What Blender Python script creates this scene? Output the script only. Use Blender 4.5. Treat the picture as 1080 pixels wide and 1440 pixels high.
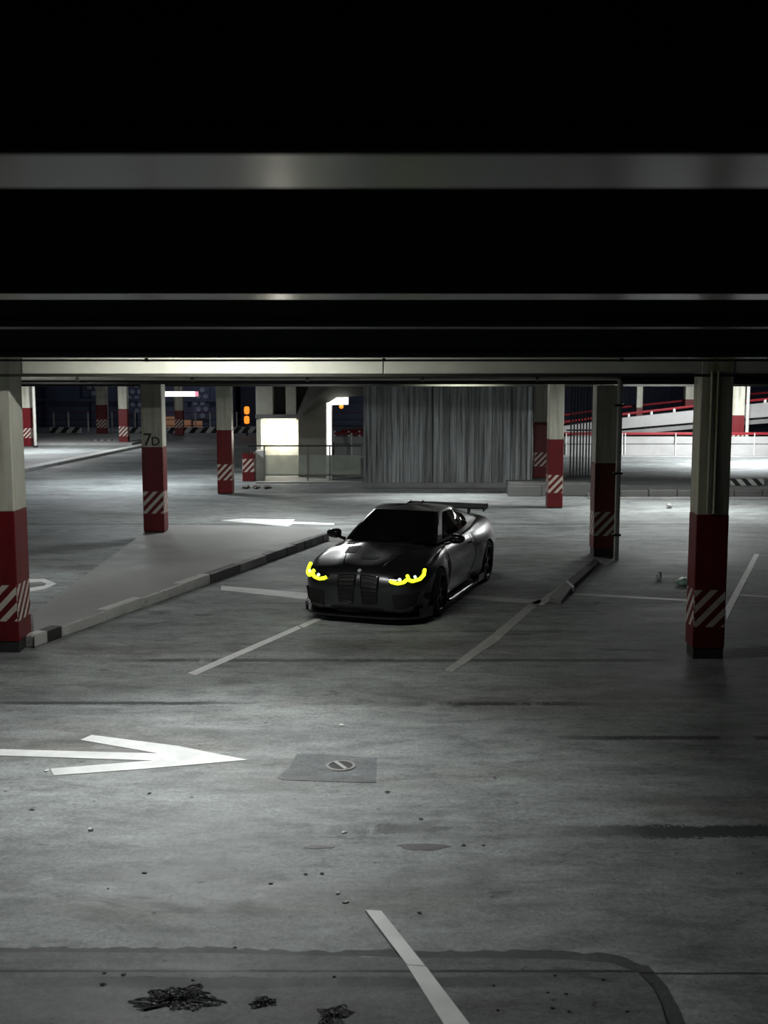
import bpy, bmesh, math, random
import numpy as np
from mathutils import Vector, Matrix
from mathutils.bvhtree import BVHTree
random.seed(7)
for o in list(bpy.data.objects): bpy.data.objects.remove(o)
SC = bpy.context.scene
COL = SC.collection

# ------------------------------------------------------------------ camera, world, exposure
FPX, HORIZON, CAMH = 1600.0, 522.0, 3.5
TH = math.atan((720 - HORIZON) / FPX)
CT, ST = math.cos(TH), math.sin(TH)
cam_d = bpy.data.cameras.new('camera')
cam_d.sensor_fit = 'VERTICAL'; cam_d.sensor_height = 36.0; cam_d.sensor_width = 27.0
cam_d.lens = FPX / 1440 * 36.0
cam_d.clip_start = .05; cam_d.clip_end = 400
cam_d.dof.use_dof = True; cam_d.dof.focus_distance = 15.0; cam_d.dof.aperture_fstop = 4.0
cam = bpy.data.objects.new('camera', cam_d); COL.objects.link(cam)
cam.location = (0, 0, CAMH); cam.rotation_euler = (math.pi / 2 - TH, 0, 0)
SC.camera = cam
SC.view_settings.view_transform = 'Standard'; SC.view_settings.look = 'None'
SC.view_settings.gamma = 1; SC.view_settings.exposure = 0.0
SC.view_settings.use_curve_mapping = False
wd = bpy.data.worlds.new('night_sky'); SC.world = wd; wd.use_nodes = True
bg = wd.node_tree.nodes['Background']; bg.inputs[0].default_value = (.25, .33, .6, 1); bg.inputs[1].default_value = .02
LAMP = 1.0      # overall lamp level

# ------------------------------------------------------------------ helpers
def ray(px, py):
    u, v = (px - 540) / FPX, (720 - py) / FPX
    return (u, CT + v * ST, -ST + v * CT)
def G(px, py, z=0.0):            # where the sight line of a photo point meets the level z
    r = ray(px, py); t = (z - CAMH) / r[2]
    return (r[0] * t, r[1] * t, z)
def D(px, py, d):                # ... and the upright plane at distance d
    r = ray(px, py); t = d / r[1]
    return (r[0] * t, d, CAMH + r[2] * t)

class MB:
    def __init__(s): s.v = []; s.f = []
    def add(s, vs, fs):
        n = len(s.v); s.v += [tuple(v) for v in vs]; s.f += [tuple(i + n for i in f) for f in fs]; return s
    def box(s, x0, x1, y0, y1, z0, z1):
        x0, x1 = min(x0, x1), max(x0, x1); y0, y1 = min(y0, y1), max(y0, y1); z0, z1 = min(z0, z1), max(z0, z1)
        return s.add([(x0,y0,z0),(x1,y0,z0),(x1,y1,z0),(x0,y1,z0),(x0,y0,z1),(x1,y0,z1),(x1,y1,z1),(x0,y1,z1)],
                     [(0,3,2,1),(4,5,6,7),(0,1,5,4),(1,2,6,5),(2,3,7,6),(3,0,4,7)])
    def pbox(s, px0, py0, px1, py1, d0, d1):
        a = D(px0, py1, d0); b = D(px1, py0, d0)
        return s.box(a[0], b[0], d0, d1, a[2], b[2])
    def prism(s, poly, z0, z1):                      # plan polygon between two levels
        n = len(poly); area = sum(poly[i][0]*poly[(i+1)%n][1]-poly[(i+1)%n][0]*poly[i][1] for i in range(n))
        if area < 0: poly = poly[::-1]
        vs = [(p[0], p[1], z0) for p in poly] + [(p[0], p[1], z1) for p in poly]
        fs = [tuple(range(n))[::-1], tuple(range(n, 2*n))] + [(i, (i+1)%n, n+(i+1)%n, n+i) for i in range(n)]
        return s.add(vs, fs)
    def wallprism(s, poly, d0, d1):                  # x-z polygon between two distances
        n = len(poly); area = sum(poly[i][0]*poly[(i+1)%n][1]-poly[(i+1)%n][0]*poly[i][1] for i in range(n))
        if area < 0: poly = poly[::-1]
        vs = [(p[0], d0, p[1]) for p in poly] + [(p[0], d1, p[1]) for p in poly]
        fs = [tuple(range(n)), tuple(range(n, 2*n))[::-1]] + [((i+1)%n, i, n+i, n+(i+1)%n) for i in range(n)]
        return s.add(vs, fs)
    def tube(s, pts, r, n=8, cap=True):
        pts = [Vector(p) for p in pts]; rings = []
        rr = r if isinstance(r, (list, tuple)) else [r]*len(pts)
        up = None
        for i, p in enumerate(pts):
            t = (pts[min(i+1, len(pts)-1)] - pts[max(i-1, 0)]).normalized()
            if up is None: up = Vector((0,0,1)) if abs(t.z) < .9 else Vector((1,0,0))
            a = t.cross(up).normalized(); b = a.cross(t).normalized(); up = b
            rings.append([p + (a*math.cos(2*math.pi*k/n) + b*math.sin(2*math.pi*k/n))*rr[i] for k in range(n)])
        vs = [v for q in rings for v in q]; fs = []
        for i in range(len(pts)-1):
            for k in range(n):
                fs.append((i*n+k, i*n+(k+1)%n, (i+1)*n+(k+1)%n, (i+1)*n+k))
        if cap: fs += [tuple(range(n))[::-1], tuple((len(pts)-1)*n+k for k in range(n))]
        return s.add(vs, fs)
    def lathe(s, prof, n=24, M=Matrix.Identity(4)):     # profile (r, z) about local z
        vs = []; m = len(prof)
        for k in range(n):
            a = 2*math.pi*k/n
            vs += [M @ Vector((r*math.cos(a), r*math.sin(a), z)) for r, z in prof]
        fs = [(k*m+i, ((k+1)%n)*m+i, ((k+1)%n)*m+i+1, k*m+i+1) for k in range(n) for i in range(m-1)]
        return s.add(vs, fs)
    def grid(s, P):                                     # P[i][j]
        a, b = len(P), len(P[0])
        return s.add([p for row in P for p in row],
                     [(i*b+j, i*b+j+1, (i+1)*b+j+1, (i+1)*b+j) for i in range(a-1) for j in range(b-1)])
    def build(s, name, mat, parent=None, smooth=False, bevel=0, recalc=True, loc=None):
        me = bpy.data.meshes.new(name); me.from_pydata(s.v, [], s.f)
        if recalc or bevel:
            bm = bmesh.new(); bm.from_mesh(me)
            bmesh.ops.remove_doubles(bm, verts=bm.verts, dist=1e-5)
            bmesh.ops.recalc_face_normals(bm, faces=bm.faces)
            if bevel:
                bmesh.ops.bevel(bm, geom=[e for e in bm.edges if len(e.link_faces)==2 and e.calc_face_angle(0) > .5], offset=bevel, segments=2, affect='EDGES', profile=.5)
            bm.to_mesh(me); bm.free()
        if smooth:
            for p in me.polygons: p.use_smooth = True
            try: me.set_sharp_from_angle(angle=math.radians(40))
            except Exception: pass
        me.materials.append(mat)
        o = bpy.data.objects.new(name, me); COL.objects.link(o)
        if parent is not None: o.parent = parent
        if loc: o.location = loc
        return o

def tag(o, label=None, cat=None, group=None, kind=None):
    if label: o['label'] = label
    if cat: o['category'] = cat
    if group: o['group'] = group
    if kind: o['kind'] = kind
    return o
def thing(name, loc, label, cat, group=None, rz=0, kind=None):
    o = bpy.data.objects.new(name, None); COL.objects.link(o); o.location = loc; o.rotation_euler.z = rz
    o.empty_display_size = .2
    return tag(o, label, cat, group, kind)
def copy_tree(o, parent=None):
    c = o.copy(); COL.objects.link(c); c.parent = parent
    for ch in o.children: copy_tree(ch, c)
    return c

# ------------------------------------------------------------------ materials
def nodes(name):
    m = bpy.data.materials.new(name); m.use_nodes = True
    nt = m.node_tree; return m, nt, nt.nodes['Principled BSDF']
def N(nt, t, **kw):
    n = nt.nodes.new(t)
    for k, v in kw.items():
        if k.startswith('i_'):
            key = k[2:]; n.inputs[int(key) if key.isdigit() else key.replace('_', ' ')].default_value = v
        else: setattr(n, k, v)
    return n
def L(nt, a, b): nt.links.new(a, b)
def math_n(nt, op, a, b=None, c=None, clamp=False):
    n = N(nt, 'ShaderNodeMath', operation=op); n.use_clamp = clamp
    for i, x in enumerate((a, b, c)):
        if x is None: continue
        if isinstance(x, (int, float)): n.inputs[i].default_value = x
        else: L(nt, x, n.inputs[i])
    return n.outputs[0]
def ramp(nt, fac, stops):
    r = N(nt, 'ShaderNodeValToRGB'); e = r.color_ramp.elements
    while len(e) < len(stops): e.new(.5)
    for i, (p, c) in enumerate(stops):
        e[i].position = p; e[i].color = (c, c, c, 1) if isinstance(c, (int, float)) else (*c, 1)
    L(nt, fac, r.inputs[0]); return r.outputs[0]
def mix(nt, fac, a, b, mode='MIX'):
    n = N(nt, 'ShaderNodeMix', data_type='RGBA', blend_type=mode)
    for x, i in ((fac, 0), (a, 6), (b, 7)):
        if isinstance(x, (int, float)): n.inputs[i].default_value = x
        elif isinstance(x, tuple): n.inputs[i].default_value = (*x[:3], 1)
        else: L(nt, x, n.inputs[i])
    return n.outputs[2]
def noise(nt, vec, scale, detail=5, rough=.55, sc=None, dist=0):
    if sc:
        mp = N(nt, 'ShaderNodeMapping'); mp.inputs['Scale'].default_value = sc; L(nt, vec, mp.inputs[0]); vec = mp.outputs[0]
    n = N(nt, 'ShaderNodeTexNoise'); n.inputs['Scale'].default_value = scale; n.inputs['Detail'].default_value = detail
    n.inputs['Roughness'].default_value = rough; n.inputs['Distortion'].default_value = dist
    L(nt, vec, n.inputs['Vector']); return n.outputs[0]
def bump(nt, bs, h, strength=.3, dist=.01):
    b = N(nt, 'ShaderNodeBump'); b.inputs['Strength'].default_value = strength; b.inputs['Distance'].default_value = dist
    L(nt, h, b.inputs['Height']); L(nt, b.outputs[0], bs.inputs['Normal'])

def plain(name, col, rough=.6, metal=0, var=.15, scale=6, spec=.5, coat=0):
    m, nt, b = nodes(name)
    tc = N(nt, 'ShaderNodeTexCoord'); n = noise(nt, tc.outputs['Object'], scale)
    c = mix(nt, ramp(nt, n, [(.3, 0), (.7, 1)]), tuple(x*(1-var) for x in col), tuple(min(1, x*(1+var)) for x in col))
    L(nt, c, b.inputs['Base Color']); b.inputs['Roughness'].default_value = rough; b.inputs['Metallic'].default_value = metal
    b.inputs['Specular IOR Level'].default_value = spec; b.inputs['Coat Weight'].default_value = coat
    b.inputs['Coat Roughness'].default_value = .05
    return m
def emis(name, col, s):
    m, nt, b = nodes(name)
    b.inputs['Base Color'].default_value = (*[min(1, c) for c in col], 1); b.inputs['Emission Color'].default_value = (*col, 1)
    b.inputs['Emission Strength'].default_value = s; return m

def concrete(name, base=.22, tint=(1, 1.0, .97), rough=(.45, .8), scale=1.0, strong=1.0):
    m, nt, b = nodes(name)
    tc = N(nt, 'ShaderNodeTexCoord'); V = tc.outputs['Object']
    big = noise(nt, V, .35*scale, 6, .6); mid = noise(nt, V, 2.2*scale, 8, .65, (.6, 1.3, 1)); fine = noise(nt, V, 60*scale, 3, .7)
    f = math_n(nt, 'ADD', math_n(nt, 'MULTIPLY', big, .5), math_n(nt, 'MULTIPLY', mid, .5))
    g = ramp(nt, f, [(.30, 1-.55*strong), (.48, .92), (.70, 1+.25*strong)])
    c = mix(nt, 1, (base*tint[0], base*tint[1], base*tint[2]), g, 'MULTIPLY')
    sp = ramp(nt, fine, [(.3, .8), (.7, 1.15)]); c = mix(nt, .6, c, sp, 'MULTIPLY')
    L(nt, c, b.inputs['Base Color'])
    L(nt, ramp(nt, mid, [(.3, rough[0]), (.7, rough[1])]), b.inputs['Roughness'])
    bump(nt, b, math_n(nt, 'ADD', math_n(nt, 'MULTIPLY', fine, .25), mid), .25, .01)
    return m

def floor_mat(name='floor_concrete', mul=1.0, tint=(1, 1, 1)):
    m, nt, b = nodes(name)
    tc = N(nt, 'ShaderNodeTexCoord'); V = tc.outputs['Object']
    sx = N(nt, 'ShaderNodeSeparateXYZ'); L(nt, V, sx.inputs[0]); X, Y = sx.outputs[0], sx.outputs[1]
    big = noise(nt, V, .30, 5, .55, (.7, 1, 1)); mid = noise(nt, V, .9, 9, .68, (.45, 1.5, 1), .4)
    sweep = noise(nt, V, 3.0, 7, .7, (.22, 1.6, 1), .3); fine = noise(nt, V, 45, 4, .7); speck = noise(nt, V, 9, 6, .6)
    f = math_n(nt, 'ADD', math_n(nt, 'MULTIPLY', big, .45), math_n(nt, 'ADD', math_n(nt, 'MULTIPLY', mid, .35), math_n(nt, 'MULTIPLY', sweep, .20)))
    g = ramp(nt, f, [(.37, .36), (.45, .76), (.52, 1.02), (.64, 1.42)])
    c = mix(nt, 1, (.262, .280, .277), g, 'MULTIPLY')
    # brownish dirt and dark blots
    dirt = ramp(nt, noise(nt, V, .55, 6, .6, (.35, 1.2, 1)), [(.52, 0), (.68, .65)])
    c = mix(nt, dirt, c, (.13, .115, .10))
    blot = ramp(nt, noise(nt, V, 1.7, 4, .55, (.45, 1.1, 1), .8), [(.66, 0), (.685, .6)])
    c = mix(nt, blot, c, (.07, .073, .08))
    c = mix(nt, ramp(nt, speck, [(.67, 0), (.69, .8)]), c, (.05, .05, .05))
    pale = ramp(nt, noise(nt, V, 1.3, 8, .7, (.5, 1.4, 1), .5), [(.55, 0), (.70, .55)])
    c = mix(nt, pale, c, (.40, .42, .42))
    grime = noise(nt, V, 3.2, 13, .76, (.6, 1.3, 1), .3); grit = noise(nt, V, 22, 6, .75)
    c = mix(nt, 1, c, ramp(nt, grime, [(.36, .62), (.5, 1.0), (.64, 1.25)]), 'MULTIPLY')
    c = mix(nt, 1, c, ramp(nt, grit, [(.34, .72), (.5, 1.0), (.66, 1.18)]), 'MULTIPLY')
    pits = ramp(nt, noise(nt, V, 16, 3, .6, (.5, 1.2, 1)), [(.71, 0), (.73, .75)])
    c = mix(nt, pits, c, (.045, .045, .045))
    c = mix(nt, .8, c, ramp(nt, fine, [(.3, .72), (.7, 1.22)]), 'MULTIPLY')
    # broken joints and cracks running across the bay
    hgt = math_n(nt, 'ADD', mid, math_n(nt, 'ADD', math_n(nt, 'MULTIPLY', fine, .12), math_n(nt, 'MULTIPLY', grit, .25)))
    wob = noise(nt, V, 1.6, 8, .7); brk = noise(nt, V, .8, 6, .7, (1, .2, 1))
    for k, (y0, w, x0, x1, amt, thr) in enumerate([(11.75, .05, -4.6, -1.2, .75, .40), (11.72, .06, -.1, 2.6, .85, .44), (10.6, .05, 1.4, 4.6, .8, .44),
                                       (8.35, .10, 1.2, 5, .85, .30), (8.4, .09, -.8, .7, .7, .50), (13.55, .07, -3.6, 3.9, .6, .40), (15.1, .05, -.4, 4, .4, .45),
                                       (6.28, .012, -9, 9, .95, .2), (6.16, .05, -2.2, 1.1, .6, .46), (17.0, .05, -9, 9, .25, .45), (26.0, .08, -30, 9, .5, .4)]):
        yy = math_n(nt, 'ABSOLUTE', math_n(nt, 'SUBTRACT', math_n(nt, 'ADD', Y, math_n(nt, 'MULTIPLY', math_n(nt, 'SUBTRACT', wob, .5), w*2.2)), y0))
        ww = math_n(nt, 'MULTIPLY', math_n(nt, 'ADD', math_n(nt, 'MULTIPLY', grit, 3.4), -.5), w)
        ln = math_n(nt, 'SUBTRACT', 1, math_n(nt, 'DIVIDE', yy, math_n(nt, 'MAXIMUM', ww, .001)), clamp=True)
        ln = math_n(nt, 'MULTIPLY', ln, 5, clamp=True)
        xa = math_n(nt, 'MULTIPLY', math_n(nt, 'SUBTRACT', X, x0), 1.2, clamp=True); xb = math_n(nt, 'MULTIPLY', math_n(nt, 'SUBTRACT', x1, X), 1.2, clamp=True)
        br = ramp(nt, brk, [(thr-.04, 0), (thr+.02, 1)])
        mk = math_n(nt, 'MULTIPLY', math_n(nt, 'MULTIPLY', ln, br), math_n(nt, 'MULTIPLY', xa, math_n(nt, 'MULTIPLY', xb, min(1, amt*1.25))))
        c = mix(nt, mk, c, (.045, .047, .05))
        hgt = math_n(nt, 'SUBTRACT', hgt, math_n(nt, 'MULTIPLY', mk, .3))
    c = mix(nt, 1, c, (mul*tint[0], mul*tint[1], mul*tint[2]), 'MULTIPLY')
    L(nt, c, b.inputs['Base Color'])
    L(nt, ramp(nt, f, [(.36, .50), (.5, .72), (.62, .88)]), b.inputs['Roughness'])
    b.inputs['Specular IOR Level'].default_value = .30
    bump(nt, b, hgt, .35, .012)
    return m

def column_paint(name, col, stripes=None, stain=.5, sw=.19):
    m, nt, b = nodes(name)
    tc = N(nt, 'ShaderNodeTexCoord'); V = tc.outputs['Object']
    sx = N(nt, 'ShaderNodeSeparateXYZ'); L(nt, V, sx.inputs[0]); X, Y, Z = sx.outputs
    n = noise(nt, V, 5, 6, .6, (1.4, 1.4, .12)); n2 = noise(nt, V, 3, 5)
    c = mix(nt, math_n(nt, 'MULTIPLY', ramp(nt, n, [(.48, 0), (.68, 1)]), stain), col, (col[0]*.42, col[1]*.36, col[2]*.22))
    c = mix(nt, .5, c, ramp(nt, n2, [(.3, .8), (.7, 1.15)]), 'MULTIPLY')
    if stripes:
        z0, z1 = stripes
        ge = N(nt, 'ShaderNodeNewGeometry'); sn = N(nt, 'ShaderNodeSeparateXYZ'); L(nt, ge.outputs['True Normal'], sn.inputs[0]); NX = sn.outputs[0]
        u = math_n(nt, 'FRACT', math_n(nt, 'DIVIDE', math_n(nt, 'ADD', math_n(nt, 'SUBTRACT', math_n(nt, 'ADD', X, math_n(nt, 'MULTIPLY', Y, NX)), math_n(nt, 'MULTIPLY', Z, .95)), 20), sw))
        s = math_n(nt, 'LESS_THAN', u, .48)
        k = math_n(nt, 'MULTIPLY', s, math_n(nt, 'MULTIPLY', math_n(nt, 'GREATER_THAN', Z, z0), math_n(nt, 'LESS_THAN', Z, z1)))
        wear = ramp(nt, noise(nt, V, 14, 5, .7), [(.30, .55), (.42, 1)])
        c = mix(nt, math_n(nt, 'MULTIPLY', k, wear), c, (.62, .58, .50))
    L(nt, c, b.inputs['Base Color']); b.inputs['Roughness'].default_value = .5
    bump(nt, b, n2, .15, .01)
    return m

def diag_stripes(name, a, b_, p, skew=.8):
    m, nt, b = nodes(name)
    tc = N(nt, 'ShaderNodeTexCoord'); sx = N(nt, 'ShaderNodeSeparateXYZ'); L(nt, tc.outputs['Object'], sx.inputs[0])
    u = math_n(nt, 'FRACT', math_n(nt, 'DIVIDE', math_n(nt, 'ADD', math_n(nt, 'SUBTRACT', sx.outputs[0], math_n(nt, 'MULTIPLY', sx.outputs[2], skew)), 200), p))
    n = noise(nt, tc.outputs['Object'], 8)
    c = mix(nt, math_n(nt, 'LESS_THAN', u, .5), a, b_); c = mix(nt, .5, c, ramp(nt, n, [(.3, .7), (.7, 1.1)]), 'MULTIPLY')
    L(nt, c, b.inputs['Base Color']); b.inputs['Roughness'].default_value = .7
    return m

def worn_paint(name, col, rough=.6, thr=.36):
    m, nt, b = nodes(name)
    tc = N(nt, 'ShaderNodeTexCoord'); V = tc.outputs['Object']
    w = ramp(nt, noise(nt, V, 9, 8, .72), [(thr-.05, 1), (thr+.02, 0)]); w2 = noise(nt, V, 2.5, 6, .6)
    c = mix(nt, w, mix(nt, ramp(nt, w2, [(.35, 0), (.65, 1)]), tuple(x*.75 for x in col), col), (.16, .165, .16))
    L(nt, c, b.inputs['Base Color']); b.inputs['Roughness'].default_value = rough
    return m

def board_concrete():
    m, nt, b = nodes('board_marked_concrete')
    tc = N(nt, 'ShaderNodeTexCoord'); V = tc.outputs['Object']; oi = N(nt, 'ShaderNodeObjectInfo')
    st = noise(nt, V, 4, 8, .7, (3.2, 3.2, .09)); st2 = noise(nt, V, 1.2, 6, .6, (1.2, 1, .35)); fine = noise(nt, V, 30, 4, .7)
    g = ramp(nt, st, [(.36, .15), (.47, .8), (.62, 1.35)])
    c = mix(nt, 1, (.34, .355, .36), g, 'MULTIPLY'); c = mix(nt, .8, c, ramp(nt, st2, [(.3, .6), (.7, 1.2)]), 'MULTIPLY')
    c = mix(nt, .9, c, ramp(nt, oi.outputs['Random'], [(0, .5), (1, 1.15)]), 'MULTIPLY')
    c = mix(nt, .4, c, ramp(nt, fine, [(.3, .8), (.7, 1.15)]), 'MULTIPLY')
    L(nt, c, b.inputs['Base Color']); b.inputs['Roughness'].default_value = .8; bump(nt, b, st, .4, .02)
    return m

CREAM = (.56, .56, .47); RED = (.15, .0035, .0075)
M_floor = floor_mat()
M_conc = concrete('grey_concrete', .25); M_conc_d = concrete('dark_concrete', .075); M_conc_l = concrete('pale_concrete', .40, strong=.6)
M_island = concrete('island_concrete', .30, strong=.7); M_patch = floor_mat('repair_concrete', .62, (.97, 1, 1.05))
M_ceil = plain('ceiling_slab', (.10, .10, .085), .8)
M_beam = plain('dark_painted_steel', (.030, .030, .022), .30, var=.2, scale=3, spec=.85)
M_girder = plain('cream_beam_paint', (.50, .51, .43), .45, var=.12, scale=2)
M_pipe = plain('grey_pipe', (.20, .20, .17), .45); M_pipe_w = plain('pale_pipe', (.62, .62, .56), .4); M_dark = plain('black_metal', (.015, .015, .016), .45)
M_cream = column_paint('cream_paint', CREAM, None, .55); M_stain = column_paint('stained_cream_paint', (.50, .50, .38), None, 1.0)
M_red = column_paint('red_paint_striped', RED, (.40, .86), .5); M_redp = column_paint('red_paint', RED, None, .5)
M_redb = column_paint('red_paint_bollard', RED, (.30, .72), .5); M_redrail = plain('red_rail_paint', (.24, .014, .02), .4)
M_plinth = plain('black_plinth', (.035, .035, .035), .7); M_wpaint = worn_paint('white_road_paint', (.80, .81, .80), thr=.32)
M_wpaint2 = worn_paint('dull_road_paint', (.46, .47, .45), thr=.38); M_kerbw = worn_paint('white_kerb_paint', (.60, .61, .58), thr=.40)
M_kerbk = worn_paint('black_kerb_paint', (.03, .03, .03), thr=.3); M_white = plain('white_paint', (.72, .72, .70), .5)
M_bw = diag_stripes('black_white_stripes', (.02, .02, .02), (.65, .66, .64), .62); M_board = board_concrete()
M_tube = emis('lit_tube', (1, 1, .97), 30); M_orange = emis('orange_lamp', (1, .30, .03), 1.15); M_warm = emis('warm_window', (1, .48, .26), .045)
M_housing = plain('lamp_housing', (.5, .5, .48), .5)
M_letter = plain('black_lettering', (.02, .02, .02), .6)
M_facade = plain('night_facade', (.10, .115, .18), .7, scale=.5, var=.3); M_facade2 = plain('facade_dots', (.36, .38, .46), .6)
M_grass = plain('frosted_panel', (.36, .40, .35), .3)

# ------------------------------------------------------------------ lamps
def tube_lamp(x, y, z, length, power, label, rot=0.0, zc=4.5, tilt=0.0, spread=170, glow=30, col=(.97, 1.0, .985), group='fluorescent lamps under the deck'):
    t = thing('fluorescent_lamp', (x, y, z), label, 'lamp', group, rot)
    h = length / 2; ta = math.radians(tilt)
    ps = [MB().box(-h, h, -.07, .07, .045, .10).build('housing', M_housing, t, bevel=.008),
          MB().tube([(-h+.03, 0, .012), (h-.03, 0, .012)], .018, 10).build('tube', M_tube if glow == 30 else emis('bright_tube', (1, 1, .97), glow), t, smooth=True)]
    for s in (-1, 1): ps.append(MB().box(s*h, s*(h-.03), -.03, .03, -.015, .045).build('end_cap', M_housing, t))
    for p in ps: p.rotation_euler.x = ta
    for s in (-1, 1): MB().tube([(s*h*.7, 0, .1), (s*h*.7, 0, zc - z)], .012, 6).build('hanger_rod', M_pipe, t)
    ld = bpy.data.lights.new('tube_light', 'AREA'); ld.shape = 'RECTANGLE'; ld.size = length-.06; ld.size_y = .05
    ld.energy = power * LAMP; ld.color = col; ld.spread = math.radians(spread)
    lo = bpy.data.objects.new('tube_light', ld); COL.objects.link(lo); lo.parent = t; lo.location = (0, -.012*math.sin(-ta), -.012*math.cos(ta)); lo.rotation_euler = (ta, 0, 0)
    return t
tube_lamp(-1.85, 12.35, 4.08, 2.2, 82, 'lit fluorescent lamp hung before the long cream beam, over the big floor arrow', spread=90, tilt=-43, glow=300)
tube_lamp(4.9, 24.6, 3.75, 1.5, 35, 'lit fluorescent lamp above the bay right of the parked car')
tube_lamp(7.6, 28.6, 3.42, 2.2, 290, 'added fluorescent lamp above the right bay, for the highlight on the car side')  # added lamp, draws the highlight along the car's flank
tube_lamp(-1.9, 26.2, 3.75, 1.5, 215, 'lit fluorescent lamp above the lane behind the parked car')
tube_lamp(-8.0, 35.0, 3.8, 1.5, 330, 'lit fluorescent lamp above the left far lane', col=(.90, .96, 1))
tube_lamp(-6.6, 18.6, 3.8, 1.5, 50, 'added fluorescent lamp left of the island, brightening the 7D column')  # added out of sight to brighten the front of the 7D column
tube_lamp(13.2, 41.5, 3.8, 1.5, 1000, 'lit fluorescent lamp above the lane below the ramp', tilt=28, col=(.95, .98, 1))
tube_lamp(-14.8, 49.5, 3.9, 1.5, 450, 'lit fluorescent lamp above the farthest left columns', col=(.95, .98, 1))
tube_lamp(2.0, 29.6, 3.85, 1.2, 190, 'added fluorescent lamp tilted to brighten the board-marked concrete wall', tilt=50, spread=115)  # added wall washer, lifts the board-marked wall
# ------------------------------------------------------------------ floor, deck and beams
tag(MB().box(-48, 48, -4, 80, -.3, 0).build('floor', M_floor), 'worn grey concrete parking floor with stains and cracks', 'floor', kind='structure')
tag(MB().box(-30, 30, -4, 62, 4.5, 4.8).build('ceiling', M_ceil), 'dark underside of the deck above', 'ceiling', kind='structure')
def beam(d0, d1, z, label, flange=.05, mat=None):
    t = thing('ceiling_beam', (0, d0, z), label, 'beam', None, 0, 'structure')
    MB().box(-24, 24, 0, d1-d0, .0, flange).build('flange', mat or M_beam, t, bevel=.006)
    MB().box(-24, 24, .04, d1-d0-.04, flange, 4.5-z).build('web', mat or M_beam, t)
    return t
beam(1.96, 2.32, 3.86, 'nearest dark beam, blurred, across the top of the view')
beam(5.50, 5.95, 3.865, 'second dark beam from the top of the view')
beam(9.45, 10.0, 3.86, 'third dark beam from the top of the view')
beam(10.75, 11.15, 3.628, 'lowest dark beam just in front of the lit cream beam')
# conduit under the last dark beam
c_ = thing('conduit', (0, 11.12, 3.604), 'thin grey conduit along the lowest dark beam', 'pipe')
MB().tube([(-22, 0, 0), (22, 0, 0)], .012, 6).build('pipe', M_dark, c_)
for k in range(-9, 10): MB().box(k*2.3-.015, k*2.3+.015, -.02, .02, -.013, .022).build('clip', M_dark, c_)
# lit cream girder on the near column row, in segments with a joint
g_ = thing('ceiling_beam', (0, 13.62, 3.47), 'long cream painted beam brightly lit left of the middle', 'beam', None, 0, 'structure')
xj = D(539, 518, 13.6)[0]
for a, b in ((-12.6, -4.9), (-4.30, xj-.006), (xj+.006, 8.2), (8.21, 16)):
    MB().box(a, b, 0, .35, 0, .30).build('beam_segment', M_girder, g_, bevel=.008)
MB().box(-12.6, 16, .06, .30, .30, 1.03).build('web', M_beam, g_)
MB().box(-12.6, 16, -.02, .05, -.035, -.002).build('lower_flange', M_beam, g_)
# second row beam with pipe run
b2 = thing('ceiling_beam', (0, 21.1, 3.26), 'dark beam with a pipe run along it above the 7D column', 'beam', None, 0, 'structure')
MB().box(-24, 24, .0, .4, 0, .1).build('flange', M_beam, b2, bevel=.006); MB().box(-24, 24, .1, .3, .1, 1.24).build('web', M_beam, b2)
pr = thing('drain_pipe', (0, 20.95, 3.38), 'grey pipe running under the second beam and down beside the far column', 'pipe')
xe = D(872, 560, 20.95)[0]
MB().tube([(-16, 0, 0), (xe-.12, 0, 0), (xe-.03, 0, -.02), (xe, 0, -.10), (xe, 0, -3.38)], .048, 10).build('pipe', M_pipe_w, pr, smooth=True)
for k in range(9): MB().lathe([(.0, -.03), (.062, -.03), (.062, .03), (.0, .03)], 12, Matrix.Translation((-14+k*2.1, 0, 0)) @ Matrix.Rotation(math.pi/2, 4, 'Y')).build('pipe_collar', M_pipe, pr)
for z in (-.5, -1.75, -2.9): MB().box(xe-.09, xe+.07, -.06, .10, z-.02, z+.02).build('pipe_bracket', M_dark, pr)
# third transverse beam farther back
b3 = thing('ceiling_beam', (0, 30.2, 3.1), 'dark far beam above the striped column row', 'beam', None, 0, 'structure')
MB().box(-24, 24, 0, .4, .0, .1).build('flange', M_beam, b3, bevel=.006); MB().box(-24, 24, .1, .3, .1, 1.4).build('web', M_beam, b3)

# ------------------------------------------------------------------ columns
def column(pl, pr_, base, label, z0=0.0, red=1.78, top=3.62, cream=None, redm=None, plinth=.14, dep=None, group='red and white parking columns'):
    a, b = G(pl, base, z0), G(pr_, base, z0)
    w = b[0]-a[0]; dp = dep or w
    t = thing('parking_column', ((a[0]+b[0])/2, a[1]+dp/2, z0), label, 'column', group)
    h = w/2; k = dp/2
    if plinth: MB().box(-h+.015, h-.01, -k+.012, k-.03, 0, plinth).build('plinth', M_plinth, t)
    MB().box(-h, h, -k, k, plinth, red).build('red_base', redm or M_red, t, bevel=.012)
    MB().box(-h+.004, h-.004, -k+.004, k-.004, red, top-z0).build('cream_shaft', cream or M_cream, t, bevel=.012)
    return t, h, k
cL, hL, kL = column(-16, 28, 918, 'nearest left column, cream over dark red, cut by the photo edge', dep=.50, top=4.45)
cR, hR, kR = column(973, 1018, 927, 'nearest right column with brown-stained cream shaft', dep=.34, cream=M_stain, top=4.45)
for dx in (-.075, .0): MB().tube([(dx, -kR-.022, 1.80), (dx, -kR-.022, 3.5)], .017, 8).build('conduit', M_stain, cR)
c7, h7, k7 = column(202, 231.5, 749, 'dark red and cream column lettered 7D on the raised island', z0=.16, top=3.24, plinth=0.02)
c2, h2, k2 = column(834, 866.5, 783, 'column with a white pipe down its right edge, behind the nearest right column', top=3.24)
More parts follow.
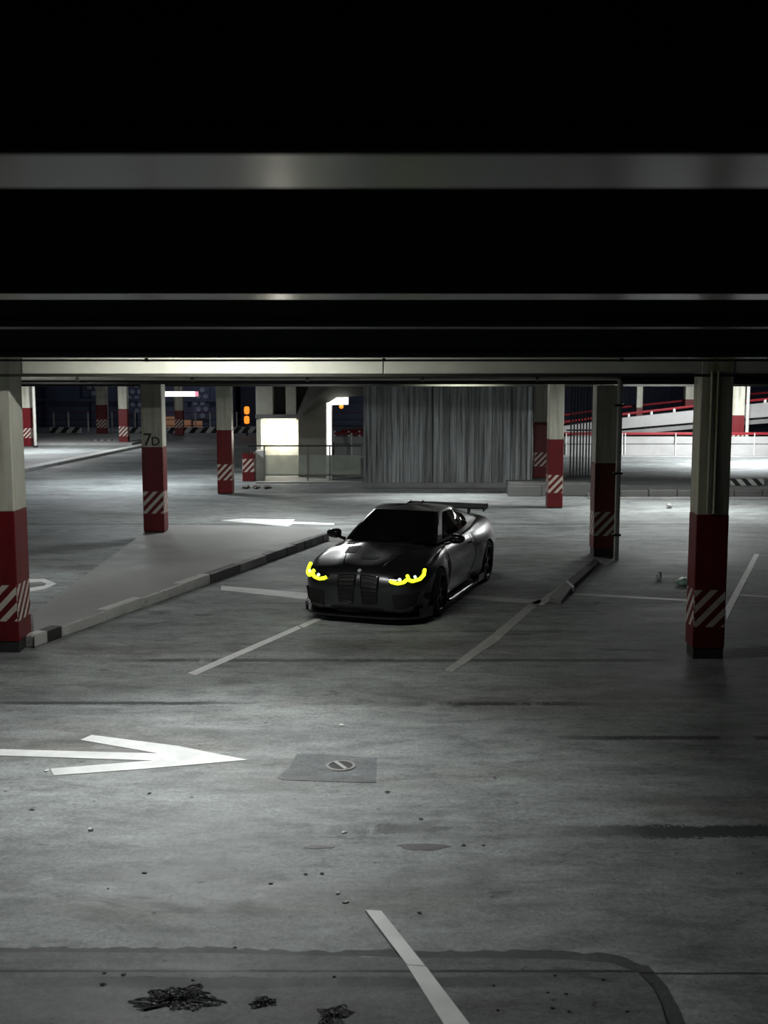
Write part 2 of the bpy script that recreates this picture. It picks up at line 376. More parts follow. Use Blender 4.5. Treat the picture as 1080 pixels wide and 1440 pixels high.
MB().box(-.19, .25, -.2, .2, 0, .10).build('foot', M_plinth, c2)
column(770, 791, 715, 'brightly lit striped column right of the board-marked wall', top=3.2, plinth=.03, red=1.77)
column(751, 769, 673, 'shaded striped column against the right end of the board-marked wall', top=3.2, plinth=.03, red=1.85)
column(306, 327, 695, 'brightly lit striped column left of the stairwell', top=3.2, plinth=.03, red=1.83)
column(1027, 1045, 641, 'overlit far column at the right edge by the ramp', top=3.6, plinth=.02, red=1.68)
column(29.5, 44, 628, 'farthest left column lit white above, beside a slim post', top=3.8, plinth=.02, red=1.80)
column(136, 149, 612, 'far red and white column behind a dark column, with a slim white pipe', top=3.9, plinth=.02, red=1.66)
column(167.5, 180, 625, 'unlit dark far column between the 7D column and the left edge', top=3.8, plinth=.02, red=1.70)
column(246, 257.5, 612, 'far red and white column crossed by a glowing tube lamp', top=3.9, plinth=.02, red=1.35)
for px, py0, py1, lab in ((50, 545, 629, 'slim pale pipe beside the farthest left column'), (151.5, 541, 611, 'slim white pipe beside the far red and white column'), (1049, 540, 641, 'slim white pipe beside the overlit far right column')):
    a = G(px, py1); tp = thing('down_pipe', a, lab, 'pipe')
    MB().tube([(0, 0, 0), (0, 0, 3.9)], .07, 8).build('pipe', M_pipe_w, tp, smooth=True)
    MB().box(-.09, .09, -.09, .09, 0, .08).build('pipe_foot', M_dark, tp)
# painted 7D
def text_part(s, size, loc, parent, name):
    cu = bpy.data.curves.new(name, 'FONT'); cu.body = s; cu.size = size; cu.extrude = .002; cu.align_x = 'CENTER'; cu.offset = .004
    o = bpy.data.objects.new(name, cu); COL.objects.link(o)
    bpy.context.view_layer.update()
    me = bpy.data.meshes.new_from_object(o.evaluated_get(bpy.context.evaluated_depsgraph_get()))
    bpy.data.objects.remove(o)
    me.materials.clear(); me.materials.append(M_letter)
    q = bpy.data.objects.new(name, me); COL.objects.link(q); q.parent = parent; q.location = loc; q.rotation_euler = (math.pi/2, 0, 0)
    q['label'] = 'black painted ' + s; return q
text_part('7', .36, (-.09, -k7-.001, 1.82), c7, 'painted_number'); text_part('D', .25, (.075, -k7-.001, 1.82), c7, 'painted_letter')

# short striped pier by the stairwell
a, b = G(341, 677), G(358, 677)
bo = thing('striped_bollard', ((a[0]+b[0])/2, a[1]+.2, 0), 'short dark red striped pier beside the stairwell', 'bollard')
w = (b[0]-a[0])/2
MB().box(-w, w, -.2, .2, 0, .90).build('pier', M_redb, bo, bevel=.015); MB().box(-w+.02, w-.02, -.18, .18, .90, .93).build('cap', M_dark, bo)

# ------------------------------------------------------------------ raised island and kerbs
IZ = .16
isl = thing('traffic_island', G(250, 800), 'raised pale concrete island with a worn painted kerb', 'island')
io = Vector(isl.location)
def loc_(p): return (p[0]-io.x, p[1]-io.y)
top_poly = [G(p[0], p[1], IZ) for p in ((48, 895), (49, 893), (455, 749), (440, 741.5), (330, 739), (240, 738), (205, 747), (46, 862))]
MB().prism([loc_(p) for p in top_poly], .005, IZ-.004).build('island_slab', M_island, isl)
A, B = Vector(G(47, 894, IZ)), Vector(G(463, 749, IZ)); dr = (B-A).normalized(); nr = Vector((dr.y, -dr.x, 0)); ln = (B-A).length
cuts = [0, .30, .62]; x_ = .62
while x_ < ln - 2.2:
    x_ += random.uniform(.9, 1.3); cuts.append(x_)
rest = ln - x_
cuts += [x_ + rest*q for q in (.2, .4, .55, .7, .85, 1.0)]
nseg = len(cuts)-1
for i in range(nseg):
    s0, s1 = cuts[i], cuts[i+1]
    p0, p1 = A + dr*s0, A + dr*(s1-.008)
    wd_ = .17; q0, q1 = p0 - nr*wd_, p1 - nr*wd_
    dz = random.uniform(-.008, .008); out = random.uniform(-.006, .012)
    poly = [loc_(p0+nr*out), loc_(p1+nr*out), loc_(q1), loc_(q0)]
    if i == 1 or (i >= nseg-6 and (nseg-i) % 2 == 0): m = M_kerbk
    elif s0 > ln*.42: m = M_conc if i % 2 else M_conc_d
    else: m = M_kerbw
    MB().prism(poly, .0, IZ+dz).build('kerb_stone', m, isl, bevel=.018)
# broken kerb remnant at the second stall line
rk = thing('kerb_remnant', G(800, 830), 'low broken concrete kerb wedge on the stall line beside the parked car', 'kerb')
ro = Vector(rk.location)
def wedge(pts, zt, name, m):
    n = len(pts); vs = []
    for (px, py), z in zip(pts, [0]*n): vs.append(Vector(G(px, py))-ro)
    for ((px, py), z) in zip(pts, zt): g = Vector(G(px, py))-ro; vs.append(Vector((g.x, g.y, z)))
    MB().add(vs, [tuple(range(n))[::-1], tuple(range(n, 2*n))] + [(i, (i+1) % n, n+(i+1) % n, n+i) for i in range(n)]).build(name, m, rk, bevel=.006)
wedge([(772, 846), (789, 850), (806, 830), (797, 826)], [.07, .05, .09, .12], 'kerb_stone', M_conc)
wedge([(797, 826), (806, 830), (843, 793), (835, 791)], [.12, .09, .05, .07], 'kerb_stone', M_conc_d)
wedge([(796, 828), (806, 834), (808, 832), (798, 826.5)], [.125, .09, .09, .125], 'paint_edge', M_wpaint)

# ------------------------------------------------------------------ painted markings
def marking(name, polys, label, cat='marking', m=None, group=None, h=.005):
    c = [G(*p) for p in polys[0]]; o = (sum(p[0] for p in c)/len(c), sum(p[1] for p in c)/len(c), 0)
    mb = MB()
    for pl in polys:
        q = [G(*p) for p in pl]; mb.prism([(p[0]-o[0], p[1]-o[1]) for p in q], .0008, h)
    ob = mb.build(name, m or M_wpaint); ob.location = o
    return tag(ob, label, cat, group)
marking('painted_arrow', [[(-60, 1053), (0, 1054), (222, 1060), (113, 1041), (129, 1034), (250, 1049.5), (348, 1069), (200, 1082), (76, 1091), (71, 1081.5), (214, 1070), (0, 1063), (-60, 1062)]],
        'big white floor arrow pointing right in the foreground', 'arrow')
marking('stall_line', [[(264, 947), (275, 950), (424, 884), (418, 880.5)], [(420, 880), (427, 883), (460, 868.5), (453, 866.5)]], 'white stall line running to the front of the parked car', 'line')
marking('stall_line', [[(625, 943), (636, 945.5), (700, 902), (754, 852.5), (744, 849.5), (690, 894)], [(745, 848.5), (763, 851), (780, 842), (848, 790), (838, 788), (806, 812), (760, 843)]], 'long white stall line right of the parked car', 'line', M_wpaint2)
marking('stall_line', [[(1022, 872), (1020, 855), (1061, 779), (1068, 779.5)]], 'white stall line behind the nearest right column', 'line')
marking('cross_line', [[(311, 824), (311, 830), (434, 843.5), (520, 851), (522, 846), (437, 834.5)]], 'broad white cross line left of the parked car', 'line')
marking('cross_line', [[(640, 836), (640, 841), (758, 850), (762, 844)]], 'white cross line between the car and the kerb wedge', 'line', M_wpaint2)
marking('cross_line', [[(806, 834), (806, 837), (975, 846.5), (975, 843.5)]], 'thin white cross line running to the nearest right column', 'line', M_wpaint2)
marking('cross_line', [[(1040, 836), (1040, 838.5), (1100, 842), (1100, 839.5)]], 'short white cross line at the right edge', 'line', M_wpaint2)
marking('stall_line', [[(514, 1283), (536, 1284), (598, 1362), (572, 1360)], [(572, 1361), (599, 1363), (680, 1470), (640, 1470)]], 'white stall line in the near foreground at the bottom', 'line', h=.018)
marking('painted_arrow', [[(310, 732), (340, 729.5), (415, 730.5), (412, 733.5), (470, 736), (470, 738.5), (412, 737), (405, 740.5)]], 'white floor arrow pointing left behind the parked car', 'arrow')
marking('painted_arrow', [[(30, 815), (62, 814), (80, 821), (62, 829), (36, 833), (30, 829), (62, 824), (66, 821), (58, 818.5), (30, 820)]], 'white curved road marking beside the nearest left column', 'marking')
marking('lane_line', [[(33, 660), (33, 664), (120, 646), (205, 628), (198, 627)]], 'pale edge line of the far left lane', 'line', M_kerbw, h=.10)

# foreground repaired slab with a rounded corner and tar seam, patch and drain cover
edge = [(-80, 1341), (100, 1342), (300, 1343), (540, 1349), (700, 1350), (800, 1352), (860, 1357), (897, 1370), (918, 1392), (930, 1415), (940, 1450), (945, 1500)]
sl = [G(*p) for p in edge]
sp = [(p[0], p[1]) for p in sl] + [(G(945, 1500)[0], 2.0), (-8, 2.0), (-8, sl[0][1])]
tag(MB().prism(sp, .0, .014).build('floor_slab', floor_mat('overlay_concrete', .52), bevel=.004), 'slightly raised overlay slab across the bottom of the view', 'floor', kind='structure')
seam = MB(); up_ = [(-80, 1333), (100, 1333), (300, 1333), (420, 1338), (540, 1337), (700, 1338), (790, 1338), (870, 1344), (912, 1360), (938, 1388), (954, 1418), (968, 1450), (975, 1500)]
upx = [p[0] for p in up_]; upy = [p[1] for p in up_]; upw = []
for i in range(len(up_)-1):
    m_ = max(2, int(math.hypot(upx[i+1]-upx[i], upy[i+1]-upy[i])/9))
    for k in range(m_):
        q = k/m_; upw.append((upx[i]+(upx[i+1]-upx[i])*q, upy[i]+(upy[i+1]-upy[i])*q + 1.3*math.sin(i*2.1+k*.37)*math.sin(k*.9+i) + random.uniform(-1.4, 1.4)))
upw.append(up_[-1])
lowp = [G(*p) for p in edge][::-1]
seam.prism([(p[0], p[1]) for p in [G(*q) for q in upw] + lowp], .0, .003)
tag(seam.build('floor_seam', floor_mat('tar_seam', .24)), 'dark tar seam along the edge of the overlay slab', 'floor', kind='structure')
crk = [(x+random.uniform(-.5, .5), y+random.uniform(-.6, .6)) for i in range(len(edge)-1) for x, y in [(edge[i][0]+(edge[i+1][0]-edge[i][0])*q/8, edge[i][1]+(edge[i+1][1]-edge[i][1])*q/8) for q in range(8)]]
crk = [G(*p) for p in crk]
up2 = [(p[0]+(.004 if p[0] > 1.2 else 0)+random.uniform(.004, .016), p[1]+random.uniform(.003, .02)) for p in crk]
tag(MB().prism([(p[0], p[1]) for p in crk] + up2[::-1], .0, .0045).build('floor_crack', M_dark), 'thin black crack along the edge of the overlay slab', 'floor', kind='structure')
tag(MB().prism([G(*p)[:2] for p in ((418, 1060), (530, 1066), (529, 1101), (480, 1100), (398, 1097), (390, 1094), (408, 1078))], .0, .004).build('floor_patch', M_patch), 'darker repaired patch around the drain cover', 'floor', kind='structure')
mc = thing('drain_cover', G(479, 1078), 'round black drain cover with a pale bar in the floor patch', 'drain')
gw = (G(500, 1078)[0]-G(458, 1078)[0])/2
MB().lathe([(gw*.80, .003), (gw*.80, .014), (gw, .014), (gw+.01, .003)], 40).build('rim', M_conc, mc, smooth=True)
MB().lathe([(0, .002), (0, .010), (gw*.78, .010), (gw*.78, .002)], 40).build('cover', M_dark, mc)
an = math.radians(-62)
dv = Vector((math.cos(an), math.sin(an), 0)); nv = Vector((-dv.y, dv.x, 0))*.018
MB().prism([tuple((dv*s*gw*.82+nv*k)[:2]) for s, k in ((-1, -1), (1, -1), (1, 1), (-1, 1))], .006, .017).build('bar', M_conc_l, mc)
for k in range(-3, 4):
    if k == 0: continue
    off = Vector((-dv.y, dv.x, 0))*k*gw*.2; hl = math.sqrt(max(.01, (.74*gw)**2-(k*gw*.2)**2))
    MB().prism([tuple((off+dv*s*hl+nv*q*.35)[:2]) for s, q in ((-1, -1), (1, -1), (1, 1), (-1, 1))], .006, .0125).build('grate_bar', M_plinth, mc)
# crumbled holes at the bottom left
rnd = random.Random(3)
def blob(px, py, rx, ry, label, m, h=.016, z=.0, n=22, cat='debris', name='rubble_patch', group=None, jag=.25):
    c = G(px, py); ex = abs(G(px+rx, py)[0]-c[0]); ey = abs(G(px, py-ry)[1]-c[1])
    rim = []; ph = [rnd.uniform(0, 6.28) for _ in range(4)]
    for k in range(n):
        a = 2*math.pi*k/n; q = 1+jag*(.5*math.sin(2*a+ph[0])+.4*math.sin(3*a+ph[1])+.35*math.sin(5*a+ph[2])+.3*math.sin(9*a+ph[3])); rim.append((ex*q*math.cos(a), ey*q*math.sin(a)))
    vs = [(x, y, z) for x, y in rim]; fs = [tuple(range(n))[::-1]]
    lv = (.94, .75, .55, .35, .18) if n < 40 else [1-.06*(q+1) for q in range(15)]
    for l, q in enumerate(lv):
        vs += [(x*q*rnd.uniform(.96, 1.04), y*q*rnd.uniform(.96, 1.04), z+h*rnd.uniform(.55 if n < 40 else -.25, 1.0)) for x, y in rim]
        fs += [(l*n+k, l*n+(k+1) % n, (l+1)*n+(k+1) % n, (l+1)*n+k) for k in range(n)]
    fs.append(tuple(len(lv)*n+k for k in range(n)))
    ob = MB().add(vs, fs).build(name, m); ob.location = (c[0], c[1], 0)
    return tag(ob, label, cat, group)
M_rub = plain('crumbled_asphalt', (.07, .07, .072), .95, var=.5, scale=30, spec=.1)
blob(250, 1408, 52, 20, 'crumbled dark asphalt patch at the bottom left', M_rub, .007, .0135, 96, jag=.35)
blob(370, 1413, 22, 7, 'narrow crumbled patch right of the big asphalt patch', M_rub, .005, .0135, 60, jag=.4)
blob(470, 1432, 26, 14, 'crumbled dark patch at the bottom beside the near stall line', M_rub, .005, .0135, 60, jag=.4)
blob(448, 1191, 20, 3.2, 'flat dark stain chip left of the middle floor seam', M_conc_d, .003)
blob(595, 1191, 32, 5.5, 'wide dark scab on the middle floor', M_conc_d, .004)
for k, (px, py, r) in enumerate(((592, 1152, 5), (545, 1114, 5), (590, 1284, 5), (652, 1189, 4), (680, 1189, 3), (128, 1168, 5), (45, 1139, 5), (174, 1374, 5), (145, 1388, 6), (147, 1372, 4), (694, 1389, 4), (848, 1381, 4), (780, 1375, 3), (770, 1399, 3), (796, 1401, 4), (633, 1425, 5), (700, 1424, 4), (777, 1421, 4), (800, 1426, 4), (882, 1426, 4), (470, 1377, 4), (271, 1382, 3), (210, 1116, 4), (203, 1228, 4), (152, 1250, 2), (381, 1243, 4), (430, 1230, 4), (453, 1229, 4), (28, 1346, 4), (100, 1346, 4), (488, 1269, 3), (330, 1333, 4))):
    inside = py > 1358 and px < 890
    blob(px, py, r*.8, r*.32, 'small dark crumb of debris lying loose on the near floor', M_rub, .005, .013 if inside else .0, 9, 'debris', 'debris_crumb', 'debris crumbs on the near floor', .3)
for k, (px, py) in enumerate(((475, 1256), (486, 1269), (484, 1171), (127, 1166), (66, 1084), (480, 1020))):
    blob(px, py, 3.5, 1.8, 'tiny white paper scrap lying on the near floor', M_white, .010, .0, 7, 'debris', 'paper_scrap', 'white scraps on the near floor', .35)

# litter by the right column
def bag(name, px, py, sx, sy, sz, m, label, seed, amp=.25):
    r = random.Random(seed); bm = bmesh.new(); bmesh.ops.create_icosphere(bm, subdivisions=3, radius=1)
    ph = [(r.uniform(2, 6), r.uniform(2, 6), r.uniform(0, 6)) for _ in range(5)]
    for v in bm.verts:
        n = sum(math.sin(v.co.x*a+v.co.y*b*1.3+v.co.z*a+c) for a, b, c in ph)/5
        v.co *= 1+amp*n; v.co.x *= sx; v.co.y *= sy; v.co.z = max(-.8, v.co.z)*sz
    zmin = min(v.co.z for v in bm.verts)
    for v in bm.verts: v.co.z -= zmin
    me = bpy.data.meshes.new(name); bm.to_mesh(me); bm.free(); me.materials.append(m)
    for p in me.polygons: p.use_smooth = True
    o = bpy.data.objects.new(name, me); COL.objects.link(o); o.location = G(px, py); return tag(o, label, 'litter')
M_green = plain('pale_green_plastic', (.42, .62, .50), .35); M_foil = plain('crumpled_clear_plastic', (.75, .77, .78), .15, .3)
bag('plastic_bag', 961, 823, .125, .12, .07, M_green, 'pale green plastic bag lying beside the nearest right column', 2)
bag('crumpled_bottle', 926, 816, .05, .06, .08, M_foil, 'crumpled clear plastic bottle on the floor left of the green bag', 5, .5)
bag('paper_cup', 941, 715, .07, .07, .07, M_conc_l, 'small grey scrap on the floor behind the white-piped column', 8, .4)

# ------------------------------------------------------------------ board-marked concrete wall and blocks
w0 = G(511, 686); wdist = w0[1]
xl, xr = w0[0], D(748, 690, wdist)[0]
wl = thing('wall_board_marked', (0, wdist+.3, 0), 'grey board-marked concrete wall block behind the parked car', 'wall', None, 0, 'structure')
MB().box(xl, xr, -.25, 1.6, 0, 4.4).build('core', M_conc, wl)
MB().box(xl-.02, xr+.02, -.42, -.2, 0, .16).build('footing', M_conc, wl, bevel=.02)
MB().box(xl-.03, xr+.03, -.40, -.2, 3.06, 3.2).build('head_band', M_conc, wl, bevel=.01)
x = xl; k = 0
while x < xr-.05:
    w = random.uniform(.10, .26) if k else .42
    x1 = min(xr, x+w); d = random.uniform(0, .035) if k else .06
    MB().box(x+.004, x1-.004, -.28-d, -.2, .0, 3.06).build('concrete_panel', M_board, wl, bevel=.006); x = x1; k += 1
# dark recess and low blocks to its right
a = G(716, 698)
lb = thing('concrete_block', (a[0], a[1], 0), 'low concrete block at the foot of the shaded striped column', 'block')
bx1 = D(832, 690, a[1])[0]-a[0]
MB().box(0, bx1, 0, .9, 0, .38).build('block', M_conc_d, lb, bevel=.03); MB().box(-.03, .9, -.04, .2, 0, .30).build('block_step', M_conc_d, lb, bevel=.02)
# gate of slim black bars
gt = thing('black_gate', G(810, 676), 'open gate of slim black bars behind the white-piped column', 'gate')
gd = gt.location.y; gx = gt.location.x
for px in (803, 807.5, 812, 816.5, 820.5, 825, 829, 833):
    xx = D(px, 600, gd)[0]-gx; MB().box(xx-.022, xx+.022, -.02, .02, .0, 3.2).build('gate_bar', M_dark, gt)
x0_, x1_ = D(797, 600, gd)[0]-gx, D(835, 600, gd)[0]-gx
for z in (.12, 1.6, 3.0): MB().box(x0_, x1_, -.025, .025, z, z+.05).build('gate_rail', M_dark, gt)
# long kerb on the right
ka = G(832, 701); kb = G(1120, 703)
lk = thing('long_kerb', (ka[0], ka[1], 0), 'dark raised kerb edge in front of the far right lane', 'kerb')
L_ = kb[0]-ka[0]; nk = 7
for k in range(nk):
    MB().box(k*L_/nk, (k+1)*L_/nk-.012, 0, .30, 0, .24+random.uniform(-.01, .01)).build('kerb_stone', M_conc_d, lk, bevel=.03)  # whole kerb in the darkest concrete tone
MB().box(-.1, L_, -.22, -.002, 0, .05).build('gutter', M_conc, lk, bevel=.01)
tag(MB().box(ka[0]-.02, ka[0]+16, ka[1]+.30, ka[1]+14, .0, .10).build('floor_lane', M_floor), 'far right lane floor raised behind the dark kerb', 'floor', kind='structure')
sk_a = G(1028, 683, .1); sk = tag(MB().box(0, 1.0, 0, .2, 0, .20).build('striped_kerb', diag_stripes('kerb_stripes', (.02, .02, .02), (.55, .55, .52), .33, -.9), bevel=.03), 'black and white striped wheel stop at the right edge', 'wheel stop'); sk.location = (sk_a[0], sk_a[1], .1)
ws_a = G(126, 623); ws = tag(MB().box(0, 1.25, 0, .22, 0, .15).build('striped_kerb', diag_stripes('kerb_stripes_far', (.02, .02, .02), (.45, .45, .43), .33, -.9), bevel=.03), 'black and white striped wheel stop in the far left lane', 'wheel stop'); ws.location = ws_a
for k, px in enumerate((346, 360, 376)):
    blob(px, 686, 5, 2, 'dark lump in a short row before the stairwell railing', M_dark, .06, 0, 10, 'debris', 'rubber_stop', 'dark lumps before the stairwell', .15)

# ------------------------------------------------------------------ stairwell
SD = G(400, 680)[1] + .6
st = thing('stairwell', (D(430, 640, SD)[0], SD, 0), 'concrete stairwell with a lamp-lit wall and slanting flight', 'stairs')
so = Vector(st.location)
def sbox(px0, py0, px1, py1, d0, d1, name, m, bevel=.01):
    mb = MB(); mb.pbox(px0, py0, px1, py1, SD+d0, SD+d1); mb.v = [(v[0]-so.x, v[1]-so.y, v[2]) for v in mb.v]
    return mb.build(name, m, st, bevel=bevel)
M_stw = plain('stair_wall_paint', (.52, .51, .42), .7, var=.1); M_std = concrete('stair_concrete', .17, (1, .98, .86))
sbox(360, 520, 383, 585, 1.0, 2.6, 'upper_pier', M_stw); sbox(383, 520, 402, 583, 1.6, 2.6, 'upper_recess', M_conc_d); sbox(402, 520, 416, 585, 1.0, 2.6, 'upper_pier', M_stw)
sbox(359, 583, 418, 588.5, .9, 3.4, 'landing_slab', M_conc); sbox(366, 588, 420, 678, 2.6, 3.0, 'lamp_wall', M_stw)
sbox(361, 590, 367, 634, 2.0, 3.0, 'lamp_wall_return', M_stw)
sbox(360, 634, 372, 680, .5, 1.2, 'low_pier', M_white); sbox(420, 540, 459, 680, 1.7, 2.2, 'flight_wall', M_std)
fl = [D(*p, SD+.8) for p in ((416, 586), (455, 563), (476, 545), (476, 520), (414, 520))]
MB().wallprism([(p[0]-so.x, p[2]) for p in [D(q[0], q[1], SD+.8) for q in ((417, 591), (459, 566), (470, 560), (512, 556), (512, 530), (440, 530), (417, 583))]], .8, 1.7).build('stair_flight', M_std, st)
for k in range(8):
    px = 420+k*5.2; py = 581-k*4.6
    a = D(px, py, SD+.7); b = D(px+5.2, py-4.6, SD+.7)
    MB().box(a[0]-so.x, b[0]-so.x, .7, 1.68, a[2]-.05, b[2]).build('stair_step', M_std, st)
sbox(459, 566, 466.5, 680, .6, 1.0, 'white_post', M_white)
sbox(460, 566, 466, 640, .56, .6, 'glow_strip', emis('post_added_glow', (1, 1, .96), 1.3))  # glow put on the post's face so the white paint looks lit
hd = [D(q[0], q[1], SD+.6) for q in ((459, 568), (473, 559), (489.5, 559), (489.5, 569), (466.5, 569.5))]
MB().wallprism([(p[0]-so.x, p[2]) for p in hd], .6, 1.0).build('post_head', emis('head_added_glow', (1, 1, .96), 1.6), st)  # head given its own glow in place of light falling on its edge
ol = D(480, 572, SD+.8); MB().lathe([(0, -.07), (.06, -.04), (.07, .02), (.05, .06), (0, .07)], 16, Matrix.Translation((ol[0]-so.x, .8, ol[2]))).build('orange_bulb', M_orange, st, smooth=True)
lp = D(397, 611, SD+2.35)
wlamp = thing('wall_lamp', lp, 'bright wall lamp glowing in the stairwell', 'lamp')
MB().lathe([(0, -.09), (.08, -.07), (.11, 0), (.08, .07), (0, .09)], 20).build('globe', emis('lamp_globe', (1, .97, .88), 14), wlamp, smooth=True)
MB().tube([(0, 0, 0), (0, .26, .06)], .03, 8).build('bracket', M_dark, wlamp)
ld = bpy.data.lights.new('globe_light', 'POINT'); ld.energy = 75*LAMP; ld.color = (1, .95, .84); ld.shadow_soft_size = .1
lo = bpy.data.objects.new('globe_light', ld); COL.objects.link(lo); lo.parent = wlamp; lo.location = (0, -.25, .0)
# railing
rl = thing('stair_railing', (so.x, SD-.45, 0), 'thin dark handrail with frosted panels before the stairwell', 'railing')
rd = SD-.45
def rbox(px0, py0, px1, py1, name, m, d=.03, dd=0):
    mb = MB(); mb.pbox(px0, py0, px1, py1, rd+dd, rd+dd+d); mb.v = [(v[0]-so.x, v[1]-rd, v[2]) for v in mb.v]; return mb.build(name, m, rl)
rbox(350, 626, 509, 628, 'hand_rail', M_dark, .05); rbox(350, 627, 351.5, 641, 'post', M_dark)
for px in (371, 432, 463, 507.5): rbox(px, 628, px+1.5, 676, 'post', M_pipe)
m_fr, nt, b = nodes('frosted_glass'); b.inputs['Base Color'].default_value = (.50, .54, .47, 1); b.inputs['Roughness'].default_value = .45
b.inputs['Alpha'].default_value = .50
L(nt, ramp(nt, noise(nt, N(nt, 'ShaderNodeTexCoord').outputs['Object'], 2), [(.3, .42), (.7, .6)]), b.inputs['Alpha'])
for a_, b_ in ((372.5, 431.5), (433.5, 462.5), (464.5, 507)): rbox(a_, 640, b_, 667, 'glass_panel', m_fr, .012, .01)
rbox(372, 667, 508, 669, 'bottom_rail', M_pipe, .04)
tag(MB().box(D(360, 680, rd)[0], D(510, 680, rd)[0], rd-.12, rd+.12, 0, .05).build('threshold_kerb', M_conc_l, bevel=.01), 'pale low sill under the stairwell railing', 'kerb')

# ------------------------------------------------------------------ ramp and parapets on the right
RD = 48.0
rp = thing('exit_ramp', (D(940, 600, RD)[0], RD, 0), 'pale ramp rising to the right with red handrails', 'ramp'); rpo = Vector(rp.location)
def rpoly(pts, d0, d1, name, m):
    q = [D(p[0], p[1], RD+d0) for p in pts]
    return MB().wallprism([(p[0]-rpo.x, p[2]) for p in q], d0, d1).build(name, m, rp)
rpoly([(500, 621), (760, 604), (872, 588), (976, 577), (1080, 566), (1200, 553), (1200, 575), (1080, 586), (976, 594), (872, 603), (760, 614), (500, 630)], 0, .3, 'parapet', M_conc_l)
rpoly([(500, 628), (760, 612), (872, 601), (976, 592), (1080, 583), (1200, 572), (1200, 584), (1080, 595), (976, 603), (872, 612), (760, 620), (500, 634)], .3, 5, 'ramp_deck', M_conc)
def rrail(pts, d0, r, m, name='hand_rail'):
    q = [Vector(D(p[0], p[1], RD+d0))-rpo for p in pts]; return MB().tube(q, r, 8).build(name, m, rp, smooth=True)
rrail([(480, 606), (760, 598), (872, 583), (976, 571), (1080, 561), (1200, 549)], .15, .055, M_redrail)
rrail([(760, 588), (872, 573), (976, 562), (1080, 552), (1200, 541)], 4.5, .05, M_redrail)
for px in list(range(884, 1110, 32)) + [470, 490, 505]:
    yb = np.interp(px, [400, 760, 872, 976, 1080, 1200], [626, 605, 589, 578, 567, 555]); yt = np.interp(px, [400, 480, 760, 872, 976, 1080, 1200], [606, 606, 598, 583, 571, 561, 549])
    rrail([(px, yb), (px, yt)], .15, .06, M_white, 'rail_post')
for px, pt, pb, lab, w in ((898, 535, 588, 'white lit column with a red foot standing on the ramp', 9), (968, 535, 572, 'dull cream column standing on the ramp', 12)):
    c = D(px, pb, RD+4.0); cc = thing('ramp_column', c, lab, 'column'); h = w/2*(RD+4)/FPX
    zt = D(px, pt, RD+4.0)[2]-c[2]; zr = zt*.28
    MB().box(-h, h, -h, h, 0, zr).build('red_base', M_redp, cc, bevel=.01); MB().box(-h+.01, h-.01, -h+.01, h-.01, zr, zt).build('cream_shaft', M_cream, cc, bevel=.01)
# low parapet with red rail along the far lane
pp = thing('lane_parapet', (D(960, 640, 46.5)[0], 46.5, 0), 'low pale lane parapet with a red top rail below the ramp', 'parapet'); po = Vector(pp.location)
def pbx(px0, py0, px1, py1, d0, d1, name, m):
    mb = MB(); mb.pbox(px0, py0, px1, py1, 46.5+d0, 46.5+d1); mb.v = [(v[0]-po.x, v[1]-po.y, v[2]) for v in mb.v]; return mb.build(name, m, pp, bevel=.01)
pbx(470, 625, 1150, 641, 0, .3, 'parapet', M_conc_l); pbx(470, 614, 1150, 624, .05, .25, 'board', M_conc_l); pbx(470, 641, 1150, 646, -.5, .3, 'parapet_foot', M_conc_l)
pbx(470, 608, 1150, 611.5, .0, .12, 'top_rail', M_redrail)
for px in (493, 795, 874, 878, 949, 1060): pbx(px, 609, px+2.2, 641, -.06, 0, 'post', M_white)

# ------------------------------------------------------------------ far left: barrier, fence, buildings
BD = 65.0
bx_ = lambda px: D(px, 605, BD)[0]
brs = [(70, 113), (182, 205), (236, 340), (340, 412)]
for k, (a, b) in enumerate(brs):
    lab = ['black and white striped barrier kerb at the far left', 'short striped barrier kerb left of the 7D column', 'striped barrier kerb right of the 7D column', 'striped barrier kerb left of the stairwell'][k]
    o = tag(MB().box(0, bx_(b)-bx_(a), 0, .25, 0, .32).build('barrier_kerb', M_bw, bevel=.02), lab, 'barrier', 'striped barrier kerbs'); o.location = (bx_(a), BD, 0)
fn = thing('far_fence', (bx_(250), BD+1.0, 0), 'thin railed fence with slim posts behind the striped barriers', 'fence'); fx = fn.location.x
for px in (20, 69, 90, 118, 152, 185, 215, 271, 292, 330, 360, 385, 411): MB().box(bx_(px)-fx-.035, bx_(px)-fx+.035, -.035, .035, 0, 1.15).build('fence_post', M_pipe_w, fn)
for z in (.35, .7, 1.1): MB().box(bx_(0)-fx, bx_(520)-fx, -.02, .02, z, z+.04).build('fence_rail', M_dark if z < 1 else M_redp, fn)
# glowing tube lamp crossing a far column
a = D(225, 554, 60.0)
t = thing('fluorescent_lamp', (a[0]+1.0, 60.0, a[2]), 'glowing tube lamp crossing a far column right of 7D', 'lamp', 'fluorescent lamps under the deck')
MB().tube([(-1.0, 0, 0), (.85, 0, 0)], .13, 12).build('tube', emis('far_tube', (1, 1, 1), 2.2), t, smooth=True)
MB().tube([(.85, 0, 0), (1.0, 0, 0)], .13, 12).build('end_cap', emis('pink_tube_end', (1, .35, .5), .9), t, smooth=True)
MB().tube([(0, 0, .1), (0, 0, 2.6)], .02, 6).build('hanger_rod', M_dark, t)
sl_ = thing('added_facade_lamp', (D(251, 600, 67)[0]+.15, 67.0, 0), 'added lamp behind the far column, lighting the dark facades', 'lamp')  # added fill lamp with pole and head for the far facades
MB().tube([(0, 0, 0), (0, 0, 7.2)], [.09, .06], 10).build('pole', M_dark, sl_, smooth=True)
MB().tube([(0, 0, 7.15), (0, .5, 7.45), (0, 1.2, 7.5)], .05, 8).build('arm', M_dark, sl_, smooth=True)
